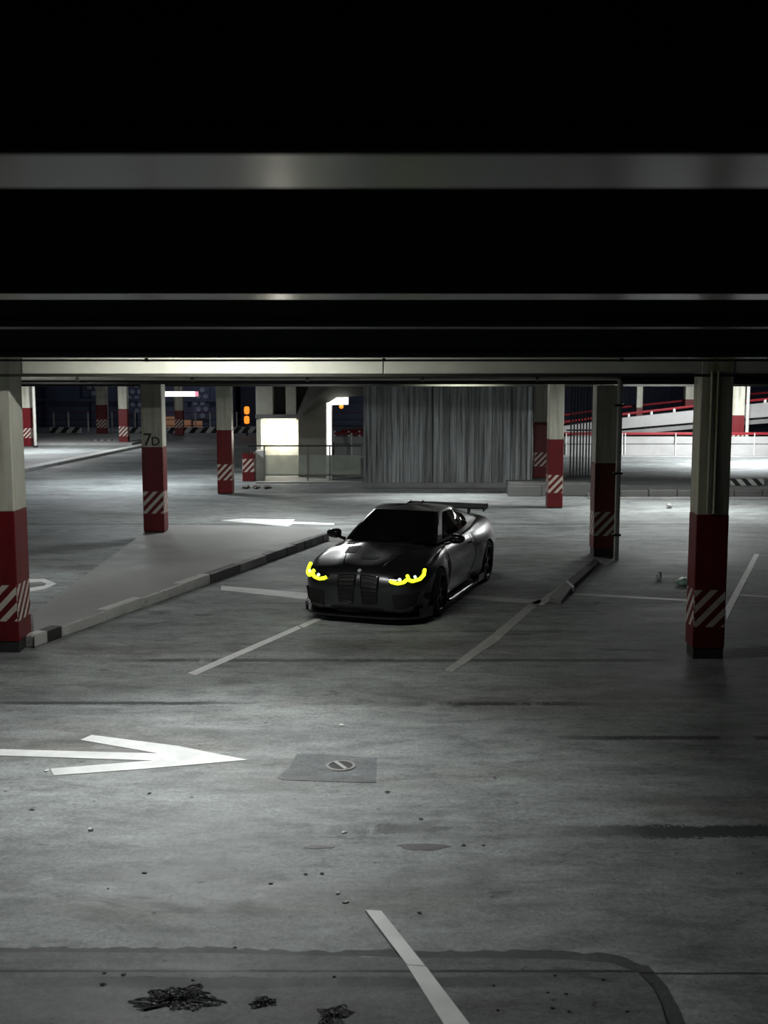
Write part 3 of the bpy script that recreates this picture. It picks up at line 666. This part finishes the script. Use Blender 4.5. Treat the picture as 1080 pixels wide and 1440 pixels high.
MB().box(-.16, .16, 1.0, 1.7, 7.44, 7.56).build('lamp_head', M_dark, sl_, bevel=.02)
ld = bpy.data.lights.new('facade_fill_light', 'AREA'); ld.shape = 'RECTANGLE'; ld.size = .28; ld.size_y = .5; ld.energy = 75*LAMP; ld.color = (.86, .90, 1)
lo = bpy.data.objects.new('facade_fill_light', ld); COL.objects.link(lo); lo.parent = sl_; lo.location = (0, 1.35, 7.42)
# two amber lamps
for k, py in enumerate((577, 590.5)):
    a = D(347, py, 62.0); o = thing('amber_light', a, ['upper amber signal light by the stairwell', 'lower amber signal light by the stairwell'][k], 'light')
    MB().lathe([(0, -.22), (.13, -.18), (.15, 0), (.13, .18), (0, .22)], 14).build('lens', M_orange, o, smooth=True)
    MB().box(-.17, .17, .03, .16, -.24, .24).build('backplate', M_dark, o)
    if k: MB().box(-.05, .05, .05, .14, -a[2], -.24).build('pole', M_dark, o)
# dark buildings beyond
def building(px0, px1, d, h, label, cells):
    x0, x1 = D(px0, 600, d)[0], D(px1, 600, d)[0]
    t = thing('building', ((x0+x1)/2, d, 0), label, 'building'); w = (x1-x0)/2
    MB().box(-w, w, 0, 8, 0, h).build('wall', M_facade, t)
    n = max(2, int(w*2/2.6)); p = w*2/n
    for k in range(n+1): MB().box(-w+k*p-.12, -w+k*p+.12, -.15, 0, 0, h).build('pilaster', M_facade, t)
    for z in (1.6, 5.2, 8.8): MB().box(-w, w, -.2, 0, z, z+.2).build('floor_band', M_facade, t)
    for (pa, pb, za, zb) in cells:              # panels with a cut-out dot pattern
        xa, xb = D(pa, 600, d)[0]-t.location.x, D(pb, 600, d)[0]-t.location.x
        MB().box(xa, xb, -.12, -.02, za, zb).build('screen_panel', M_facade, t)
        mb = MB(); r = .17; nx = int((xb-xa)/.46); nz = int((zb-za)/.40)
        for i in range(nx):
            for j in range(nz):
                if (i*7+j*5+i*j) % 4 == 0: continue
                cx, cz = xa+.25+i*.46+(j % 2)*.2, za+.22+j*.40
                mb.wallprism([(cx+r*math.cos(q*math.pi/3), cz+r*math.sin(q*math.pi/3)) for q in range(6)], -.16, -.12)
        tag(mb.build('screen_dots', M_facade2, t), kind='stuff')
    return t
b1 = building(-60, 326, 72, 11, 'dark building with dotted screens beyond the far left lane', [(118, 142, 1.9, 5.0), (178, 202, .8, 5.0), (270, 296, .5, 5.0)])
b2_ = building(342, 520, 74, 12, 'dark building with a dotted screen beyond the stairwell', [(362, 412, 1.2, 5.0)])
b3_ = building(770, 1180, 80, 13, 'dark building beyond the ramp', [])
for px0, px1, py0, py1 in ((232, 246, 586, 602), (258, 268, 590, 603), (272, 284, 592, 601)):
    mb = MB(); mb.pbox(px0, py0, px1, py1, 71.7, 71.9); mb.v = [(v[0]-b1.location.x, v[1]-b1.location.y, v[2]) for v in mb.v]; mb.build('window', M_warm, b1)
tag(MB().box(D(0, 600, 54)[0]-8, D(185, 600, 54)[0], 54.0, 62, 0, .12).build('pavement', M_conc_l), 'pale raised pavement by the far left columns', 'pavement', kind='structure')

#CARBEGIN
# ------------------------------------------------------------------ parked car
def pchip(keys):
    ks = sorted(keys); x = np.array([k[0] for k in ks]); y = np.array([k[1] for k in ks])
    h = np.diff(x); dl = np.diff(y)/h; m = np.zeros_like(x); m[0], m[-1] = dl[0], dl[-1]
    for i in range(1, len(x)-1):
        if dl[i-1]*dl[i] > 0:
            w1, w2 = 2*h[i]+h[i-1], h[i]+2*h[i-1]; m[i] = (w1+w2)/(w1/dl[i-1]+w2/dl[i])
    def f(t):
        t = min(max(t, x[0]), x[-1]); i = min(max(int(np.searchsorted(x, t))-1, 0), len(h)-1); s = (t-x[i])/h[i]
        return float((1+2*s)*(1-s)**2*y[i]+s*(1-s)**2*h[i]*m[i]+s*s*(3-2*s)*y[i+1]+s*s*(s-1)*h[i]*m[i+1])
    return f
def paint(name, col, metal, rough, coat=.5):
    m, nt, b = nodes(name)
    tc = N(nt, 'ShaderNodeTexCoord'); fl_ = noise(nt, tc.outputs['Object'], 900, 1, .5)
    L(nt, mix(nt, ramp(nt, fl_, [(.3, 0), (.7, 1)]), tuple(c*.85 for c in col), tuple(min(1, c*1.15) for c in col)), b.inputs['Base Color'])
    b.inputs['Metallic'].default_value = metal; b.inputs['Roughness'].default_value = rough
    b.inputs['Coat Weight'].default_value = coat; b.inputs['Coat Roughness'].default_value = .22 if coat == 1 else .08
    return m
M_car = paint('satin_graphite_paint', (.075, .077, .085), .95, .33, 1.0); M_blk = paint('gloss_black', (.008, .008, .009), 0, .12, .6)
M_glass = paint('tinted_glass', (.004, .004, .005), 0, .04, .0); M_rub_t = plain('tyre_rubber', (.012, .012, .012), .85); M_rim = paint('dark_rim', (.035, .035, .04), .7, .35, .2)
M_steel = plain('brake_steel', (.25, .25, .26), .35, .9); M_cal = plain('caliper_paint', (.12, .02, .02), .4); M_chrome = plain('bright_metal', (.75, .75, .76), .12, 1)
M_drl = emis('yellow_light_strip', (.80, 1.0, .02), 2.6); M_beamw = emis('white_lamp_core', (.75, .85, 1), .7); M_tail = plain('tail_lamp_red', (.10, .004, .004), .15)
M_wing = plain('matt_carbon', (.008, .008, .008), .6, spec=.2); M_mesh = plain('black_mesh', (.006, .006, .006), .6); M_seam = plain('panel_gap', (.004, .004, .004), .8)

car = thing('sports_coupe', (-.07, 16.45, 0), 'dark grey sports coupe with glowing yellow headlight strips', 'car', None, 0)
YAW = .328
car.rotation_euler.z = -math.pi/2 - YAW        # local +x is the nose
fW = pchip([(.93, .30), (.91, .52), (.86, .70), (.78, .80), (.62, .875), (.4, .925), (0, .95), (-.5, .93), (-1.2, .918), (-2, .935), (-2.5, .968), (-2.86, .98), (-3.25, .96), (-3.6, .90), (-3.8, .80), (-3.88, .62), (-3.92, .35)])
fT = pchip([(.93, .54), (.91, .62), (.87, .70), (.80, .755), (.62, .81), (.3, .868), (0, .915), (-.4, .965), (-.7, .975), (-2.4, .985), (-2.9, 1.03), (-3.3, 1.07), (-3.6, 1.075), (-3.78, 1.06), (-3.86, .98), (-3.92, .80)])
fS = pchip([(.93, .52), (.91, .58), (.87, .645), (.80, .69), (.62, .755), (.3, .835), (0, .885), (-.35, .905), (-.8, .915), (-1.5, .925), (-2.1, .95), (-2.6, .995), (-2.9, 1.01), (-3.3, 1.00), (-3.6, .985), (-3.8, .93), (-3.88, .86), (-3.92, .74)])
fI = pchip([(.93, .05), (.8, .07), (.4, .10), (0, .15), (-.7, .13), (-1.5, .135), (-2.2, .19), (-2.86, .27), (-3.4, .24), (-3.8, .13), (-3.92, .05)])
fB = pchip([(.93, .26), (.91, .20), (.85, .17), (.6, .15), (0, .16), (-3.0, .17), (-3.5, .22), (-3.8, .32), (-3.92, .46)])
xs = sorted(set([.93, .92, .91, .89, .87, .84, .80, .75] + list(np.linspace(.7, -3.75, 76)) + [-3.78, -3.82, -3.85, -3.88, -3.90, -3.92]), reverse=True)
def section(x):
    W, T, S, I, B = fW(x), fT(x), fS(x), fI(x), fB(x); ys = max(.1, W-I)
    hood = max(0, min(1, (x+.5)/.25))*max(0, min(1, (.82-x)/.3))
    wz = .60 if -2.2 < x < -.4 else .63
    wz = min(wz, (B+S)/2+.1)
    mid = max(0, min(1, min((-.35-x)/.5, (x+2.4)/.5)))      # door tuck
    P = [(0, B), (W*.6, B), (W-.10, B+.005), (W-.05, B+.05), (W-.03-.035*mid, B+.14), (W-.012-.015*mid, .5*(B+.14+wz)), (W, wz), (W-.10*I, wz+.30*(S-wz)), (W-.42*I, wz+.66*(S-wz)), (W-.74*I, wz+.90*(S-wz)), (ys, S)]
    dz = T-S; dome = .020*hood
    P += [(ys*.86, S+dz*.30), (ys*.72, S+dz*.52), (ys*.55, S+dz*.72+dome*.3), (ys*.46, S+dz*.80+dome), (ys*.32, S+dz*.90+dome), (ys*.16, T-.004+dome*.4), (0, T)]
    return P
secs = [section(x) for x in xs]; mb = MB(); rows = []
for x, P in zip(xs, secs):
    ring = [(x, y, z) for y, z in P] + [(x, -y, z) for y, z in P[-2:0:-1]]; rows.append(ring)
n = len(rows[0])
mb.add([p for r in rows for p in r], [(i*n+k, (i+1)*n+k, (i+1)*n+(k+1) % n, i*n+(k+1) % n) for i in range(len(rows)-1) for k in range(n)] + [tuple(range(n)), tuple((len(rows)-1)*n+k for k in range(n))[::-1]])
body0 = mb.build('body_raw', M_car, None, smooth=True)
bmt = bmesh.new(); bmt.from_mesh(body0.data); bmesh.ops.triangulate(bmt, faces=bmt.faces); BV = BVHTree.FromBMesh(bmt); bmt.free()
# wheel arches cut out of the shell
cut = MB(); RA, WB = .385, -2.857
for wx in (0, WB):
    for s in (-1, 1):
        cut.lathe([(0, 0), (RA, 0), (RA, .45), (0, .45)], 40, Matrix.Translation((wx, s*.62 if s > 0 else -1.07, .335)) @ Matrix.Rotation(-math.pi/2, 4, 'X'))
cutter = cut.build('cutter', M_mesh)
md = body0.modifiers.new('arches', 'BOOLEAN'); md.operation = 'DIFFERENCE'; md.object = cutter; md.solver = 'EXACT'
bpy.context.view_layer.update()
me = bpy.data.meshes.new_from_object(body0.evaluated_get(bpy.context.evaluated_depsgraph_get()))
bpy.data.objects.remove(cutter); bpy.data.objects.remove(body0)
try: me.set_sharp_from_angle(angle=math.radians(38))
except Exception: pass
body = bpy.data.objects.new('body_shell', me); COL.objects.link(body); body.parent = car

def cast(a, b, mode, off=.004):
    if mode == 'front': o, d = Vector((2.5, a, b)), Vector((-1, 0, 0))
    elif mode == 'rear': o, d = Vector((-6, a, b)), Vector((1, 0, 0))
    elif mode == 'top': o, d = Vector((a, b, 3)), Vector((0, 0, -1))
    elif mode == 'left': o, d = Vector((a, 3, b)), Vector((0, -1, 0))
    else: o, d = Vector((a, -3, b)), Vector((0, 1, 0))
    h, nn, _, _ = BV.ray_cast(o, d)
    if h is None: return None
    if nn.dot(d) > 0: nn = -nn
    return h + nn*off
def patch(fn, nu, nv, mode, name, m, parent, off=.006, thick=.01):
    A = [[cast(*fn(i/nu, j/nv), mode, off) for j in range(nv+1)] for i in range(nu+1)]
    if any(p is None for r in A for p in r): return None
    Bk = [[cast(*fn(i/nu, j/nv), mode, off-thick) for j in range(nv+1)] for i in range(nu+1)]
    mb = MB(); mb.grid(A); mb.grid(Bk); b = nv+1; q = (nu+1)*b
    rim = [(i*b) for i in range(nu+1)] + [nu*b+j for j in range(1, nv+1)] + [i*b+nv for i in range(nu-1, -1, -1)] + [j for j in range(nv-1, 0, -1)]
    mb.add([], []); mb.f += [(rim[k], rim[(k+1) % len(rim)], q+rim[(k+1) % len(rim)], q+rim[k]) for k in range(len(rim))]
    return mb.build(name, m, parent, smooth=True)
def quad(p00, p10, p11, p01):
    def f(u, v):
        return tuple((1-u)*(1-v)*p00[k]+u*(1-v)*p10[k]+u*v*p11[k]+(1-u)*v*p01[k] for k in (0, 1))
    return f
def strip(pts, mode, r, name, m, parent, off=.004, n=8, sub=6):
    q = []
    for i in range(len(pts)-1):
        for k in range(sub): q.append(tuple(pts[i][j]+(pts[i+1][j]-pts[i][j])*k/sub for j in (0, 1)))
    q.append(pts[-1]); P = [cast(*p, mode, off) for p in q]; P = [p for p in P if p is not None]
    return MB().tube(P, r, n).build(name, m, parent, smooth=True)

# greenhouse: stacked rings from the belt line up to the roof edge
def ring(t):
    e = t; xf = -.36 + (-1.14+.36)*e; xr_ = -3.20 + (-2.36+3.20)*e**.9; bowf = .20*(1-e)+.12*e; wmul = 1-.0*e
    yb, yt = .80, .575; yw = yb+(yt-yb)*(e**1.25)
    zf = .955+(1.345-.955)*e**.93; zm = .93+(1.372-.93)*e**.93; zr = 1.03+(1.315-1.03)*e**.93
    P = []
    for k in range(0, 13):        # front from right (-y) to left
        u = -1+2*k/12; P.append(Vector((xf - bowf*(abs(u)**2.2)*.9, u*yw*(.90), zf + (.02*(1-u*u)))))
    for k in range(1, 25):        # left side front to rear
        u = k/25; x = (xf-bowf*.9)+(xr_+.10-(xf-bowf*.9))*u
        bulge = math.sin(math.pi*min(1, max(0, u)))*.06; ww = yw*(.90)+bulge*.9 - .10*max(0, u-.55)**1.3*(1.6)
        z = zf*(1-u)**2+2*zm*u*(1-u)*1.0+zr*u*u + (.012*e)*math.sin(math.pi*u)
        P.append(Vector((x, ww, z)))
    for k in range(0, 13):
        u = 1-2*k/12; yy = (yw*.90-.10*.45**1.3*1.6)
        P.append(Vector((xr_+.10*abs(u)**2.2, u*yy, zr+.025*(1-u*u))))
    left = P[13:37]
    for p in left[::-1]: P.append(Vector((p.x, -p.y, p.z)))
    return P
NT = 14
rings = [ring(k/NT) for k in range(NT+1)]; NR = len(rings[0])
gh = MB(); gh.grid([[tuple(p) for p in r]+[tuple(r[0])] for r in rings])
# roof skin over the top ring
topr = rings[-1]; cx = sum(p.x for p in topr)/NR
lay = []
for s in (1, .92, .78, .6, .4, .2):
    lay.append([Vector((cx+(p.x-cx)*s, p.y*s, p.z+.035*(1-s**2.2))) for p in topr])
M_roof = paint('carbon_roof', (.006, .006, .006), 0, .45, .0)
gh.build('pillars', M_car, car, smooth=True)
rf = MB(); rf.grid([[tuple(p) for p in r]+[tuple(r[0])] for r in lay]); rf.add([tuple(p) for p in lay[-1]], [tuple(range(NR))]); roof = rf.build('roof', M_roof, car, smooth=True)
def gpoint(s, t):               # point on the greenhouse at ring index s (float), level t
    a = ring(min(1, max(0, t))); i = int(math.floor(s)) % NR; f = s-math.floor(s); return a[i].lerp(a[(i+1) % NR], f)
def gpane(s0, s1, tf, name, m, ns, ntv=8, off=.007):
    A = []
    for i in range(ns+1):
        s = s0+(s1-s0)*i/ns; t0, t1 = tf(i/ns); row = []
        for j in range(ntv+1):
            t = t0+(t1-t0)*j/ntv; p = gpoint(s, t)
            nn = (gpoint(s+.2, t)-gpoint(s-.2, t)).cross(gpoint(s, min(1, t+.03))-gpoint(s, max(0, t-.03))).normalized()
            c_ = Vector((-1.7, 0, .9))
            if nn.dot(p-c_) < 0: nn = -nn
            row.append(tuple(p+nn*off))
        A.append(row)
    return MB().grid(A).build(name, m, car, smooth=True)
gpane(.45, 11.55, lambda u: (.02, .985), 'windscreen', M_glass, 22)
gpane(37.6, 48.4, lambda u: (.05, .94), 'rear_window', M_glass, 20)
def dlo(u):                     # side glass outline along its length
    lo_ = .10+.10*u+.55*max(0, (u-.80)/.20)**1.5; hi = .90*min(1, (u/.10)**.5 if u < .10 else 1) if u < .1 else .90-.10*max(0, (u-.6)/.4)**2
    hi = max(hi, lo_+.02); return (lo_, hi)
def side(u0, u1, name, flip, mat_=None, off=.008, grow=0):
    f = lambda v: (lambda a: (a[0]-grow, a[1]+grow))(dlo(u0+(u1-u0)*v))
    s0, s1 = 14.2, 33.0
    a, b = s0+(s1-s0)*u0, s0+(s1-s0)*u1
    if flip: a, b = 49+36-a+ .0, 49+36-b
    return gpane(a, b, f, name, mat_ or M_glass, 16, 8, off)
for fl2 in (False, True):
    side(.0, 1.0, 'window_frame', fl2, M_blk, .005, .025)
    side(.02, .58, 'door_window', fl2); side(.62, .985, 'quarter_window', fl2)
# bonnet details
for s in (-1, 1):
    patch(quad((-.06, s*.30), (.28, s*.27), (.26, s*.44), (-.08, s*.50)), 8, 6, 'top', 'bonnet_vent', M_mesh, car, .004)
    strip([(.72, s*.30), (.3, s*.40), (-.2, s*.47), (-.36, s*.50)], 'top', .007, 'bonnet_crease', M_car, car, .0)
    strip([(.70, s*.70), (.4, s*.80), (0, s*.83), (-.30, s*.80)], 'top', .003, 'bonnet_gap', M_seam, car, .001)
patch(quad((.36, -.14), (.46, -.12), (.46, .12), (.36, .14)), 6, 10, 'top', 'bonnet_scoop', M_mesh, car, .004)
patch(quad((-.40, -.62), (-.27, -.60), (-.27, .60), (-.40, .62)), 4, 14, 'top', 'cowl', M_mesh, car, .006)
for s in (-.12, .42):
    A = Vector((-.34, s, 1.0)); MB().tube([A, A+Vector((-.10, .28, .075)), A+Vector((-.13, .52, .11))], .008, 6).build('wiper', M_blk, car)
# kidney grilles, bumper openings, splitter
for s in (-1, 1):
    gfn = quad((s*.035, .685), (s*.30, .665), (s*.27, .30), (s*.075, .28))
    gr = patch(gfn, 8, 12, 'front', 'kidney_grille', M_mesh, car, .008)
    for k in range(7):
        v = .08+k*.14; a, b = gfn(.06, v), gfn(.94, v)
        strip([a, b], 'front', .007, 'grille_slat', M_blk, gr, .014, 6)
    ring_ = [gfn(0, 0), gfn(.5, -.01), gfn(1, 0), gfn(1, .5), gfn(1, 1), gfn(0, 1), gfn(0, .5), gfn(0, 0)]
    strip(ring_, 'front', .011, 'grille_surround', M_blk, gr, .010, 6)
    patch(quad((s*.50, .44), (s*.80, .46), (s*.80, .27), (s*.52, .25)), 8, 6, 'front', 'side_intake', M_mesh, car, .006)
    strip([(s*.50, .245), (s*.66, .255), (s*.80, .30), (s*.83, .46)], 'front', .014, 'intake_blade', M_blk, car, .012)
    # headlamps
    hl = patch(quad((s*.43, .665), (s*.83, .755), (s*.855, .63), (s*.47, .585)), 14, 8, 'front', 'headlamp', M_blk, car, .006)
    strip([(s*.842, .745), (s*.850, .685), (s*.825, .640), (s*.755, .625), (s*.715, .640), (s*.690, .690)], 'front', .024, 'glow_strip', M_drl, hl, .020, 10)
    strip([(s*.690, .650), (s*.655, .617), (s*.58, .600), (s*.50, .610), (s*.47, .628)], 'front', .024, 'glow_strip', M_drl, hl, .020, 10)
    for yy, zz in ((.775, .675), (.60, .648)):
        p = cast(s*yy, zz, 'front', .012); MB().lathe([(0, .012), (.020, .008), (.026, 0), (0, -.004)], 14, Matrix.Translation(p) @ Matrix.Rotation(math.pi/2, 4, 'Y')).build('projector', M_beamw, hl, smooth=True)
patch(quad((-.40, .245), (.40, .245), (.36, .185), (-.36, .185)), 16, 3, 'front', 'lower_intake', M_mesh, car, .006)
em = cast(.80, 0, 'top', .0); eM = Matrix.Translation(em+Vector((.035, 0, -.02))) @ Matrix.Rotation(math.radians(40), 4, 'Y')
eb = MB().lathe([(0, .012), (.036, .012), (.041, .006), (.041, -.01), (0, -.01)], 24, eM).build('emblem', M_chrome, car, smooth=True)
MB().lathe([(0, .0145), (.026, .0145), (.026, .01), (0, .01)], 24, eM).build('emblem_disc', plain('emblem_enamel', (.55, .6, .7), .2), eb)
# splitter with end fins
pl = [(.97, 0), (.965, .35), (.93, .58), (.85, .74), (.70, .87), (.50, .945), (.42, .945), (.42, .70), (.70, .0)]
MB().prism([(x, y) for x, y in pl] + [(x, -y) for x, y in pl[::-1][1:-1]], .095, .125).build('splitter', M_blk, car, bevel=.006)
for s in (-1, 1):
    MB().prism([(.74, s*.845), (.44, s*.94), (.44, s*.955), (.745, s*.86)], .11, .235).build('splitter_fin', M_blk, car)
    MB().add([(.62, s*.87, .40), (.43, s*.945, .44), (.43, s*.955, .36), (.62, s*.90, .34)], [(0, 1, 2, 3)]).build('canard', M_blk, car)
    # skirts, arches, doors
    sk_ = [(-.42, s*.90), (-.42, s*.985), (-1.3, s*.975), (-2.42, s*.99), (-2.42, s*.90)]
    MB().prism(sk_, .125, .155).build('side_skirt', M_blk, car, bevel=.005)
    MB().prism([(-2.10, s*.965), (-2.42, s*.975), (-2.42, s*.99), (-2.10, s*.98)], .155, .23).build('skirt_fin', M_blk, car)
    sd = 'left' if s > 0 else 'right'
    strip([(-.62, .88), (-.60, .60), (-.62, .33), (-.70, .24)], sd, .004, 'door_gap', M_seam, car, .001)
    strip([(-2.02, .90), (-2.08, .62), (-2.00, .40), (-1.92, .26)], sd, .004, 'door_gap', M_seam, car, .001)
    strip([(-.70, .24), (-1.3, .225), (-1.92, .26)], sd, .004, 'door_gap', M_seam, car, .001)
    patch(quad((-.45, .70), (-.57, .72), (-.57, .50), (-.50, .46)), 5, 6, sd, 'fender_vent', M_mesh, car, .005)
    hp = cast(-1.88, .80, sd, .012)
    hd_ = MB().tube([hp+Vector((.11, 0, 0)), hp+Vector((.05, s*.03, 0)), hp+Vector((-.05, s*.03, 0)), hp+Vector((-.11, 0, 0))], .014, 8).build('door_handle', M_blk, car, smooth=True)
    strip([(-2.45, .80), (-2.60, .85), (-2.75, .80), (-2.60, .74), (-2.45, .80)], 'left' if s > 0 else 'right', .003, 'fuel_flap_gap' if s < 0 else 'quarter_gap', M_seam, car, .001) if s < 0 else None
    # wheels
    for wx in (0, WB):
        wy = s*.835
        wh = thing('wheel', (0, 0, 0), None, None); wh.parent = car; wh.location = (wx, wy, .345); wh.rotation_euler.z = 0
        Mx = Matrix.Rotation(-math.pi/2*s, 4, 'X')
        MB().lathe([(.255, -.13), (.30, -.135), (.335, -.125), (.345, -.09), (.345, .09), (.335, .118), (.30, .128), (.258, .118)], 40, Mx).build('tyre', M_rub_t, wh, smooth=True)
        MB().lathe([(.235, -.13), (.258, -.13), (.262, .118), (.25, .122), (.235, .10), (.225, 0), (.235, -.13)], 40, Mx).build('rim', M_rim, wh, smooth=True)
        spk = MB()
        for k in range(10):
            a = 2*math.pi*k/10+(.10 if k % 2 else -.10); ca, sa = math.cos(a), math.sin(a); tx, ty = -sa, ca
            v = []
            for r, hw, z in ((.045, .020, .085), (.15, .013, .090), (.245, .015, .100)):
                for q in (-1, 1):
                    v.append(Mx @ Vector((r*ca+q*hw*tx, r*sa+q*hw*ty, z))); 
                for q in (-1, 1):
                    v.append(Mx @ Vector((r*ca+q*hw*tx, r*sa+q*hw*ty, z-.03)))
            spk.add(v, [(0, 1, 5, 4), (4, 5, 9, 8), (2, 6, 7, 3), (6, 10, 11, 7), (0, 4, 6, 2), (4, 8, 10, 6), (1, 3, 7, 5), (5, 7, 11, 9), (0, 2, 3, 1), (8, 9, 11, 10)])
        spk.build('spokes', M_rim, wh)
        MB().lathe([(0, .105), (.045, .10), (.055, .07), (0, .06)], 20, Mx).build('hub_cap', M_rim, wh, smooth=True)
        MB().lathe([(.07, .03), (.19, .03), (.19, .0), (.07, .0), (.07, .03)], 32, Mx).build('brake_disc', M_steel, wh)
        a0 = math.pi if wx == 0 else 0
        MB().tube([Mx @ Vector((.175*math.cos(a0+q), .175*math.sin(a0+q), .025)) for q in (-.45, -.2, 0, .2, .45)], .036, 8).build('brake_caliper', M_cal, wh, smooth=True)
    # mirrors
    mp = Vector((-.72, s*.985, 1.015))
    bm = bmesh.new(); bmesh.ops.create_uvsphere(bm, u_segments=20, v_segments=12, radius=1)
    for v in bm.verts:
        x, y, z = v.co; e = .72
        sg = lambda q: math.copysign(abs(q)**e, q)
        v.co = Vector((mp.x+sg(x)*.085+(.03 if x < 0 else 0)*0, mp.y+sg(y)*.115, mp.z+sg(z)*.070*(1-.15*sg(y)*s)))
    me2 = bpy.data.meshes.new('mirror_housing'); bm.to_mesh(me2); bm.free(); me2.materials.append(M_blk)
    for p in me2.polygons: p.use_smooth = True
    mo = bpy.data.objects.new('wing_mirror', me2); COL.objects.link(mo); mo.parent = car
    MB().tube([(-.70, s*.80, .935), (-.71, s*.87, .955), (-.72, s*.92, .985)], [.030, .024, .022], 8).build('mirror_arm', M_blk, mo, smooth=True)
    MB().box(mp.x-.088, mp.x-.078, mp.y-.085, mp.y+.085, mp.z-.045, mp.z+.045).build('mirror_glass', M_chrome, mo)
    # tail
    patch(quad((s*.42, .88), (s*.76, .86), (s*.78, .76), (s*.44, .80)), 8, 4, 'rear', 'tail_lamp', M_tail, car, .006)
    for yy in (.40, .54):
        MB().lathe([(.045, 0), (.052, 0), (.052, .16), (.040, .16), (.040, .02), (.045, 0)], 18, Matrix.Translation((-3.96, s*yy, .27)) @ Matrix.Rotation(math.pi/2, 4, 'Y')).build('exhaust_tip', M_chrome, car, smooth=True)
    # wing stand
    MB().prism([(-3.50, s*.42-.008), (-3.66, s*.42-.008), (-3.66, s*.42+.008), (-3.50, s*.42+.008)], 1.05, 1.15).build('wing_stand', M_wing, car)
    MB().wallprism([(-3.46, 1.09), (-3.80, 1.125), (-3.80, 1.205), (-3.46, 1.175)], s*.705-.006, s*.705+.006).build('wing_end_plate', M_wing, car)
wg = [(x, z-.11) for x, z in ((-3.46, 1.245), (-3.55, 1.25), (-3.68, 1.265), (-3.80, 1.295), (-3.80, 1.305), (-3.67, 1.282), (-3.54, 1.268), (-3.46, 1.258))]
MB().wallprism(wg, -.70, .70).build('rear_wing', M_wing, car)
patch(quad((-.3, .34), (.3, .34), (.3, .24), (-.3, .24)), 6, 3, 'rear', 'diffuser', M_mesh, car, .006) 
fin = MB(); fin.add([(-2.02, -.012, 1.355), (-2.20, -.016, 1.345), (-2.23, 0, 1.40), (-2.20, .016, 1.345), (-2.15, 0, 1.405)], [(0, 1, 2, 4), (0, 4, 2, 3), (1, 3, 2), (0, 3, 1)]); fin.build('roof_aerial', M_blk, car)
#CAREND
